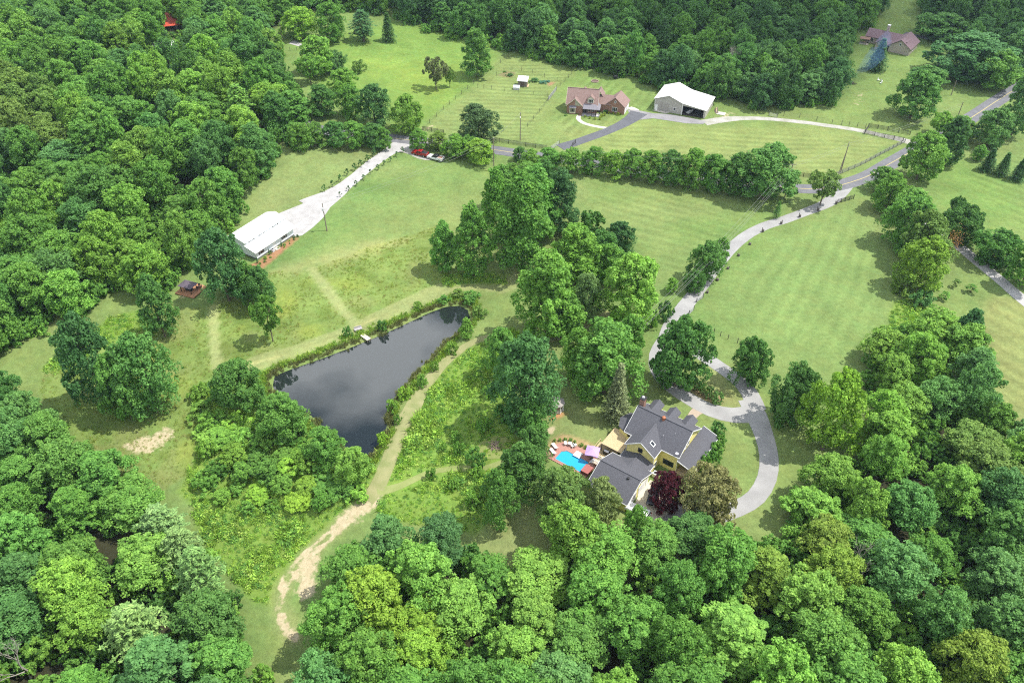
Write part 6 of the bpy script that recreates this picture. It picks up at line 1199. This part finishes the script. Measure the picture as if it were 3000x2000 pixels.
p8 = pole(2786, 280, 238, 'thin pole on the lawn at upper right'); p9 = pole(2802, 352, 300, 'roadside pole among the trees at upper right')
b = G(2457, 508); q = p6.copy(); gp = empty('brace_pole', b, 0, 'leaning brace pole against the fence-side utility pole', 'pole'); m = MB(); m.tube([(0, 0, -.3), (q.x - b.x, q.y - b.y, (q.z - b.z) * .8)], [.12, .08], 8); m.build('pole', POLE, gp)
WIRE = mat('wire', (.30, .31, .29), (.25, .26, .24), 1, .5)
def wires(label, a, b, offs, sag, r=.017):
    e = empty('power_line', a, 0, label, 'power line'); d = b - a; s = Vector((-d.y, d.x, 0)).normalized()
    for (o, dz) in offs: w = MB(); w.tube([d * t + s * o + Vector((0, 0, dz - sag * 4 * t * (1 - t))) for t in np.linspace(0, 1, 18)], r, 5); w.build('wire', WIRE, e)
wires('two wires over the meadow from farmhouse pole to road pole', p1, p2, [(0, 0), (.15, -1.0)], 1.2); wires('wire from the road pole to the lawn pole by the brick house', p2, p3, [(0, 0)], .4)
wires('three wires along the lane from the house pole to the junction', p4, p5, [(-1, -.3), (0, -.3), (1, -.3), (0, -1.6)], 1.6); wires('wires from the junction pole to the fence-side pole', p5, p6, [(0, -.2), (0, -1.1)], .5); wires('wires from the fence-side pole towards the road at right', p6, p9, [(0, -.2), (0, -1.1)], 1.0)
wires('wires along the road from the junction pole to the road pole', p5, p2, [(0, -.2)], 1.6)

# ------------------------------------------------------------------ fences and gates
BLKW = mat('black_fence', (.045, .042, .04), (.03, .028, .027), 3, .8); STEEL = mat('galvanised', (.46, .46, .46), (.38, .38, .39), 3, .45, metal=.3); TPOST = mat('steel_post', (.10, .09, .08), (.07, .06, .055), 3, .8)
UB = {}
def ubox(name, m):
    k = (name, m.name)
    if k not in UB: UB[k] = MB().box(-.5, .5, -.5, .5, 0, 1).mesh(name, m)
    return UB[k]
def board_fence(pts, label, m=BLKW, sp=2.5, rails=4, h=1.35, name='board_fence', group='board fences'):
    C = crom(GP(pts), sp); e = empty(name, (C[0].x, C[0].y, gz(C[0].x, C[0].y)), 0, label, 'fence', group); o0 = e.location; prev = None
    for p in C:
        z = gz(p.x, p.y); q = bpy.data.objects.new('post', ubox('post', m)); link(q, e); q.location = (p.x - o0.x, p.y - o0.y, z - o0.z - .3); q.scale = (.14, .14, h + .4)
        if prev is not None:
            d = Vector((p.x - prev[0], p.y - prev[1], z - prev[2]))
            for k in range(rails):
                r_ = bpy.data.objects.new('rail', ubox('rail', m)); link(r_, e); r_.location = ((p.x + prev[0]) / 2 - o0.x, (p.y + prev[1]) / 2 - o0.y, (z + prev[2]) / 2 - o0.z + .22 + (h - .35) * k / max(1, rails - 1)); r_.scale = (d.length + .05, .05, .13); r_.rotation_euler = (0, -math.atan2(d.z, math.hypot(d.x, d.y)), math.atan2(d.y, d.x))
        prev = (p.x, p.y, z)
    return e
board_fence([(1240, 381), (1265, 386), (1300, 392)], 'black board fence behind the roadside row, left of the dark oak'); board_fence([(1435, 411), (1490, 421), (1540, 429), (1600, 437)], 'black board fence between the roadside pole and the drive gate')
board_fence([(2232, 515), (2300, 515), (2380, 521)], 'black board fence above the road near the junction pole'); board_fence([(2448, 516), (2520, 486), (2590, 449), (2650, 418)], 'long board fence following the road right of the junction', mat('grey_fence', (.20, .20, .20), (.15, .15, .15), 3, .8))
board_fence([(2532, 392), (2590, 404), (2645, 414)], 'black board fence on the near side of the gravel track'); board_fence([(2543, 373), (2600, 382), (2665, 396)], 'board fence on the far side of the gravel track')
board_fence([(2452, 596), (2475, 590), (2500, 583)], 'short black board fence at the lane mouth'); board_fence([(2815, 418), (2840, 405), (2866, 390)], 'short brown board fence beside the road at right', mat('brown_fence', (.26, .12, .08), (.2, .09, .06), 3, .8), rails=2, h=1.0)
def wire_fence(pts, label, sp=5.0, h=1.5):
    C = crom(GP(pts), sp); e = empty('wire_fence', (C[0].x, C[0].y, gz(C[0].x, C[0].y)), 0, label, 'fence', 'wire fences'); o0 = e.location; tops = []
    for p in C: z = gz(p.x, p.y); q = bpy.data.objects.new('post', ubox('post', TPOST)); link(q, e); q.location = (p.x - o0.x, p.y - o0.y, z - o0.z - .3); q.scale = (.12, .12, h + .3); tops.append(Vector((p.x - o0.x, p.y - o0.y, z - o0.z)))
    mb = MB()
    for a_, b_ in zip(tops[:-1], tops[1:]):
        for k in (.35, .7, 1.05, 1.4): mb.tube([a_ + Vector((0, 0, k * h / 1.5)), b_ + Vector((0, 0, k * h / 1.5))], .012, 3, False)
    tag(mb.build('wires', TPOST, e), kind='stuff')
wire_fence([(1238, 382), (1300, 322), (1370, 262), (1440, 205), (1490, 168)], 'wire fence climbing between the upper field and the brick house lawn'); wire_fence([(1400, 258), (1440, 262), (1520, 273), (1605, 283)], 'wire fence below the garden shed'); wire_fence([(1545, 372), (1580, 330), (1606, 296)], 'wire fence from the brick house lawn up to the mesh gate'); wire_fence([(1630, 262), (1655, 240), (1675, 218)], 'wire fence above the mesh gate'); wire_fence([(1455, 222), (1500, 205), (1560, 215), (1632, 238)], 'wire fence round the vegetable garden')
wire_fence([(2250, 335), (2342, 345), (2437, 362), (2487, 368), (2535, 375)], 'wire fence above the gravel track'); wire_fence([(1500, 150), (1600, 180), (1700, 200)], 'wire fence along the dark wood edge'); wire_fence([(2075, 965), (2110, 985), (2160, 1005), (2240, 1040)], 'wire fence across the field above the drive loop'); wire_fence([(850, 150), (890, 148), (930, 150)], 'wire fence on the upper left lawn')
def gate(p0, p1, label, m=STEEL, h=1.2, mesh=False):
    a_, b_ = G(*p0), G(*p1); d = b_ - a_; L = math.hypot(d.x, d.y); e = empty('field_gate', a_, math.atan2(d.y, d.x), label, 'gate')
    for x in (0, L): flat_box(e, 'post', TPOST, x - .07, x + .07, -.07, .07, -.3, h + .2)
    sg = [((.12, 0, h), (L - .12, 0, h)), ((.12, 0, .2), (L - .12, 0, .2)), ((.12, 0, .2), (.12, 0, h)), ((L - .12, 0, .2), (L - .12, 0, h))]; bars('frame', m, e, sg, .07, .07)
    for k in range(1, 4): bars('bar', m, e, [((.12, 0, .2 + (h - .2) * k / 4), (L - .12, 0, .2 + (h - .2) * k / 4))], .05, .05)
    if mesh: bars('mesh', m, e, [((x, 0, .2), (x, 0, h)) for x in np.arange(.25, L, .12)], .02, .02)
gate((1606, 296), (1630, 264), 'wire mesh gate in the fence left of the brick house', mesh=True, h=1.5); gate((1614, 440), (1638, 424), 'pale metal gate at the mouth of the brick house drive', h=1.3); gate((1676, 430), (1686, 420), 'dark gate leaf beside the brick house drive', BLKW); gate((2532, 394), (2543, 375), 'dark gate across the gravel track', BLKW, 1.5)
gate((2040, 886), (2059, 873), 'upper of the two pale gates beside the lane'); gate((2018, 922), (2032, 908), 'lower of the two pale gates beside the lane'); gate((2252, 340), (2276, 345), 'grey gate left of the gravel track fence')
STN = mat('dark_stone', (.14, .12, .11), (.08, .07, .065), 6, .9)
for k, (x, y) in enumerate([(2450, 598), (2396, 618), (2342, 637), (2288, 657), (2234, 680), (2197, 717), (2164, 750), (2132, 788), (2102, 822), (2072, 858)]):
    b = G(x, y); e = empty('lane_post', b, random.uniform(0, 3), f'{names[k]} dark post beside the lane, counted from the junction', 'post', 'posts along the lane'); flat_box(e, 'pier', STN, -.25, .25, -.25, .25, -.2, .9 if k < 5 else .6, bevel=.04); flat_box(e, 'stake', BLKW, .3, .42, -.06, .06, -.2, 1.3 if k < 5 else .8)

# ------------------------------------------------------------------ garden, bonfire, odds and ends
g0 = G(1532, 250); Gs = empty('garden_shed', g0, R(-11), 'small dark shed with a white roof in the vegetable garden', 'shed'); wall_x(Gs, WOODD, -1.6, 1.6, -1.3, 1.3, 2.2, 2.4); MB().slab([(-2.0, -1.8, 2.25), (2.0, -1.8, 2.25), (2.0, 1.7, 2.95), (-2.0, 1.7, 2.95)], .1).build('roof', FROOF, Gs); flat_box(Gs, 'door', LOG, -.5, .5, -1.36, -1.3, 0, 1.9); flat_box(Gs, 'ramp', WOOD, 1.7, 2.3, -1.4, 1.2, 0, .1)
g1 = G(1513, 262); Cf = empty('cold_frame', g1, R(-8), 'glass-topped cold frame in front of the garden shed', 'cold frame'); flat_box(Cf, 'box', GREYP, -1.1, 1.1, -.6, .6, 0, .8); fr = MB(); fr.slab([(-1.2, -.75, .95), (1.2, -.75, .95), (1.2, .75, 1.35), (-1.2, .75, 1.35)], .06); l_ = fr.build('lid', WHITE, Cf)
for k in range(4): MB().slab([(-1.1 + k * .56, -.65, .995), (-.62 + k * .56, -.65, .995), (-.62 + k * .56, .65, 1.342), (-1.1 + k * .56, .65, 1.342)], .03).build('pane', mat('sky_glass', (.35, .45, .55), (.3, .4, .5), 2, .1), l_)
for k, (x, y, w, c_, l) in enumerate([(1494, 222, 26, 'deep', 'dark vegetable bush left of the garden shed'), (1565, 238, 30, 'deep', 'tall vegetable row right of the garden shed'), (1590, 243, 26, (.08, .2, .12), 'blue-green cabbage row beside the bare garden bed'), (1605, 240, 16, (.07, .19, .13), 'small cabbage patch at the bare garden bed'), (1478, 212, 14, 'mid', 'staked plants at the left end of the garden')]): tree(x, y, y - w * .35, w, 'shrub', c_, l, name='vegetable_plants', cat='plants')
fp = G(1743, 239); Fp = empty('fire_pit', fp, 0, 'round stone fire pit on the lawn behind the brick house', 'fire pit')
for k in range(14): a = R(360 / 14 * k); s_ = MB(); s_.box(-.22, .22, -.14, .14, -.1, .28); o = s_.build('stone', mat('pit_stone', (.36, .28, .22), (.25, .2, .16), 5, .9), Fp); o.location = (1.3 * math.cos(a), 1.3 * math.sin(a), 0); o.rotation_euler = (0, 0, a + math.pi / 2)
as_ = MB(); as_.lathe([(1.15, .05), (.6, .12), (.02, .14)], 14); as_.build('ash', mat('ash', (.16, .11, .09), (.09, .06, .05), 4, .95), Fp)
tr_ = G(1803, 232); Tl = empty('smoker_trailer', tr_, R(10), 'small dark smoker trailer on the lawn behind the brick house', 'trailer'); dr_ = MB(); dr_.tube([(-.9, 0, 1.0), (.9, 0, 1.0)], .45, 14); dr_.build('drum', DARKM, Tl); bars('frame', DARKM, Tl, [((-1.1, -.4, .5), (1.8, 0, .5)), ((-1.1, .4, .5), (1.8, 0, .5))], .08, .08); k = MB(); k.tube([(-.7, 0, 1.3), (-.7, 0, 2.0)], .08); k.build('chimney', DARKM, Tl)
for s in (-1, 1): t_ = MB(); t_.lathe([(.05, -.08), (.33, -.08), (.33, .08), (.05, .08)], 14); t_.v = [(X, Z + s * .55, Y_ + .33) for X, Y_, Z in t_.v]; t_.build('wheel', MATS['tyre'], Tl)
mbp = G(1168, 392); Mb = empty('mailbox', mbp, R(30), 'white mailbox on a post by the road shade', 'mailbox'); flat_box(Mb, 'post', WHITE, -.06, .06, -.06, .06, -.3, 1.1); m_ = MB(); m_.prism([(-.15, -.3, 1.1), (.15, -.3, 1.1), (.15, -.3, 1.25), (.08, -.3, 1.36), (-.08, -.3, 1.36), (-.15, -.3, 1.25)], (0, .6, 0)); m_.build('box', WHITE, Mb)
bn_ = G(1050, 967); Bc = empty('garden_bench', bn_, R(28), 'grey bench on the mown strip above the pond', 'bench')
for k in range(4): flat_box(Bc, 'slat', mat('grey_boards', (.42, .39, .40), (.34, .32, .33), 3, .8), -.95, .95, -.42 + k * .22, -.24 + k * .22, .42, .47)
flat_box(Bc, 'backrest', MATS['grey_boards'], -.95, .95, .42, .48, .5, .9)
for x in (-.8, .8): flat_box(Bc, 'leg', WOODD, x - .06, x + .06, -.4, .45, -.1, .42)
dk0, dk1 = G(1061, 983), G(1076, 996); d_ = dk1 - dk0; Dk = empty('plank_dock', dk0, math.atan2(d_.y, d_.x), 'pale plank landing running into the pond', 'dock'); Ld = math.hypot(d_.x, d_.y) + .8
for k in range(5): flat_box(Dk, 'plank', mat('pale_plank', (.66, .60, .50), (.58, .52, .43), 3, .8), 0, Ld, -.55 + k * .225, -.35 + k * .225, .34, .40)
for x in (.2, Ld - .2): flat_box(Dk, 'pile', WOODD, x - .07, x + .07, -.5, -.36, -1.6, .34); flat_box(Dk, 'pile', WOODD, x - .07, x + .07, .36, .5, -1.6, .34)
# brush pile on the small mown circle
sheet('mown_circle', [(1395, 1310), (1430, 1282), (1480, 1278), (1500, 1300), (1490, 1335), (1440, 1345), (1405, 1335)], mat('mown_grass', (.21, .235, .075), (.16, .20, .055), .8, .95), .05, soft=True)
def stick_pile(name, px, py, n, R_, L, label, cat, m, seed):
    b = G(px, py); e = empty(name, b, 0, label, cat); rg = random.Random(seed)
    for k in range(n):
        a = rg.uniform(0, 6.28); r_ = R_ * math.sqrt(rg.random()); z = .1 + (R_ - r_) * .55 * rg.random(); c = Vector((r_ * math.cos(a), r_ * math.sin(a), z)); d = Vector((rg.uniform(-1, 1), rg.uniform(-1, 1), rg.uniform(-.25, .35))).normalized() * L * rg.uniform(.5, 1); mb = MB(); mb.tube([c - d, c + d], [.07, .03], 5); mb.build('stick', m, e)
    return e
stick_pile('brush_pile', 1452, 1307, 40, 1.2, .9, 'pile of dead branches on the small mown circle', 'brush pile', mat('grey_twigs', (.33, .24, .20), (.22, .16, .13), 5), 4)
bf = stick_pile('bonfire', 2494, 245, 36, 1.6, 1.0, 'smouldering bonfire heap on the lawn at upper right', 'bonfire', mat('charred', (.09, .075, .07), (.05, .045, .04), 5), 9)
sm = bpy.data.materials.new('smoke'); sm.use_nodes = True; nt = sm.node_tree; nt.nodes.clear(); o_ = nd(nt, 'ShaderNodeOutputMaterial'); v_ = nd(nt, 'ShaderNodeVolumePrincipled'); v_.inputs['Color'].default_value = (.22, .46, .80, 1); v_.inputs['Density'].default_value = .06; v_.inputs['Anisotropy'].default_value = .2; nt.links.new(v_.outputs[0], o_.inputs['Volume'])
s0 = G(2494, 243); mb = MB(); mb.tube([s0 + Vector(p) for p in ((0, 0, .4), (.8, .5, 1.8), (1.8, 1.3, 3.2), (3.6, 2.2, 4.6), (6.5, 3.8, 6.6), (9.5, 6, 9), (12, 9, 12), (14, 12, 15)) ], [.25, .4, .7, 1.8, 3.0, 3.4, 3.0, 1.0], 18); tag(mb.build('smoke', sm, smooth=True), 'blue smoke drifting from the bonfire across the conifer', 'smoke', kind='stuff')
for k, (x, y) in enumerate([(2573, 237), (2582, 240), (2580, 246)]):
    b = G(x, y); e = empty('lawn_chair', b, R(40 + 80 * k), ['left', 'right', 'lowest'][k] + ' of three white lawn chairs under the tree at upper right', 'chair', 'white chairs at upper right'); flat_box(e, 'seat', WHITE, -.3, .3, -.3, .3, .38, .45); flat_box(e, 'backrest', WHITE, -.3, .3, .24, .32, .45, 1.05)
    for X in (-.25, .25):
        for Y_ in (-.25, .25): flat_box(e, 'leg', WHITE, X - .03, X + .03, Y_ - .03, Y_ + .03, 0, .38)
# dead snags standing among the leaves
for k, (x, y, h_, l) in enumerate([(2480, 1715, 9, 'bare white dead branches in the bottom right wood'), (2130, 250, 13, 'bare grey dead tree in the dark wood above the barn'), (90, 1990, 9, 'bare dead branches in the bottom left corner')]):
    b = G(x, y); e = empty('dead_snag', b, k, l, 'dead tree'); o = bpy.data.objects.new('trunk', bare_tree('snag', 20 + k, h_ * 1.25, 3, DEADW)); link(o, e)

# ------------------------------------------------------------------ summer haze over the valley
hm = bpy.data.materials.new('haze'); hm.use_nodes = True; nt = hm.node_tree; nt.nodes.clear(); o_ = nd(nt, 'ShaderNodeOutputMaterial'); v_ = nd(nt, 'ShaderNodeVolumePrincipled')
v_.inputs['Color'].default_value = (.62, .82, 1.0, 1); v_.inputs['Density'].default_value = .00009; v_.inputs['Anisotropy'].default_value = .3; nt.links.new(v_.outputs[0], o_.inputs['Volume'])
hz = MB().box(-7600, 7600, -7600, 7600, float(GZ.min()) - 1.2, 124.0).build('haze', hm); tag(hz, 'thin bluish summer haze over the valley', 'haze', kind='stuff')
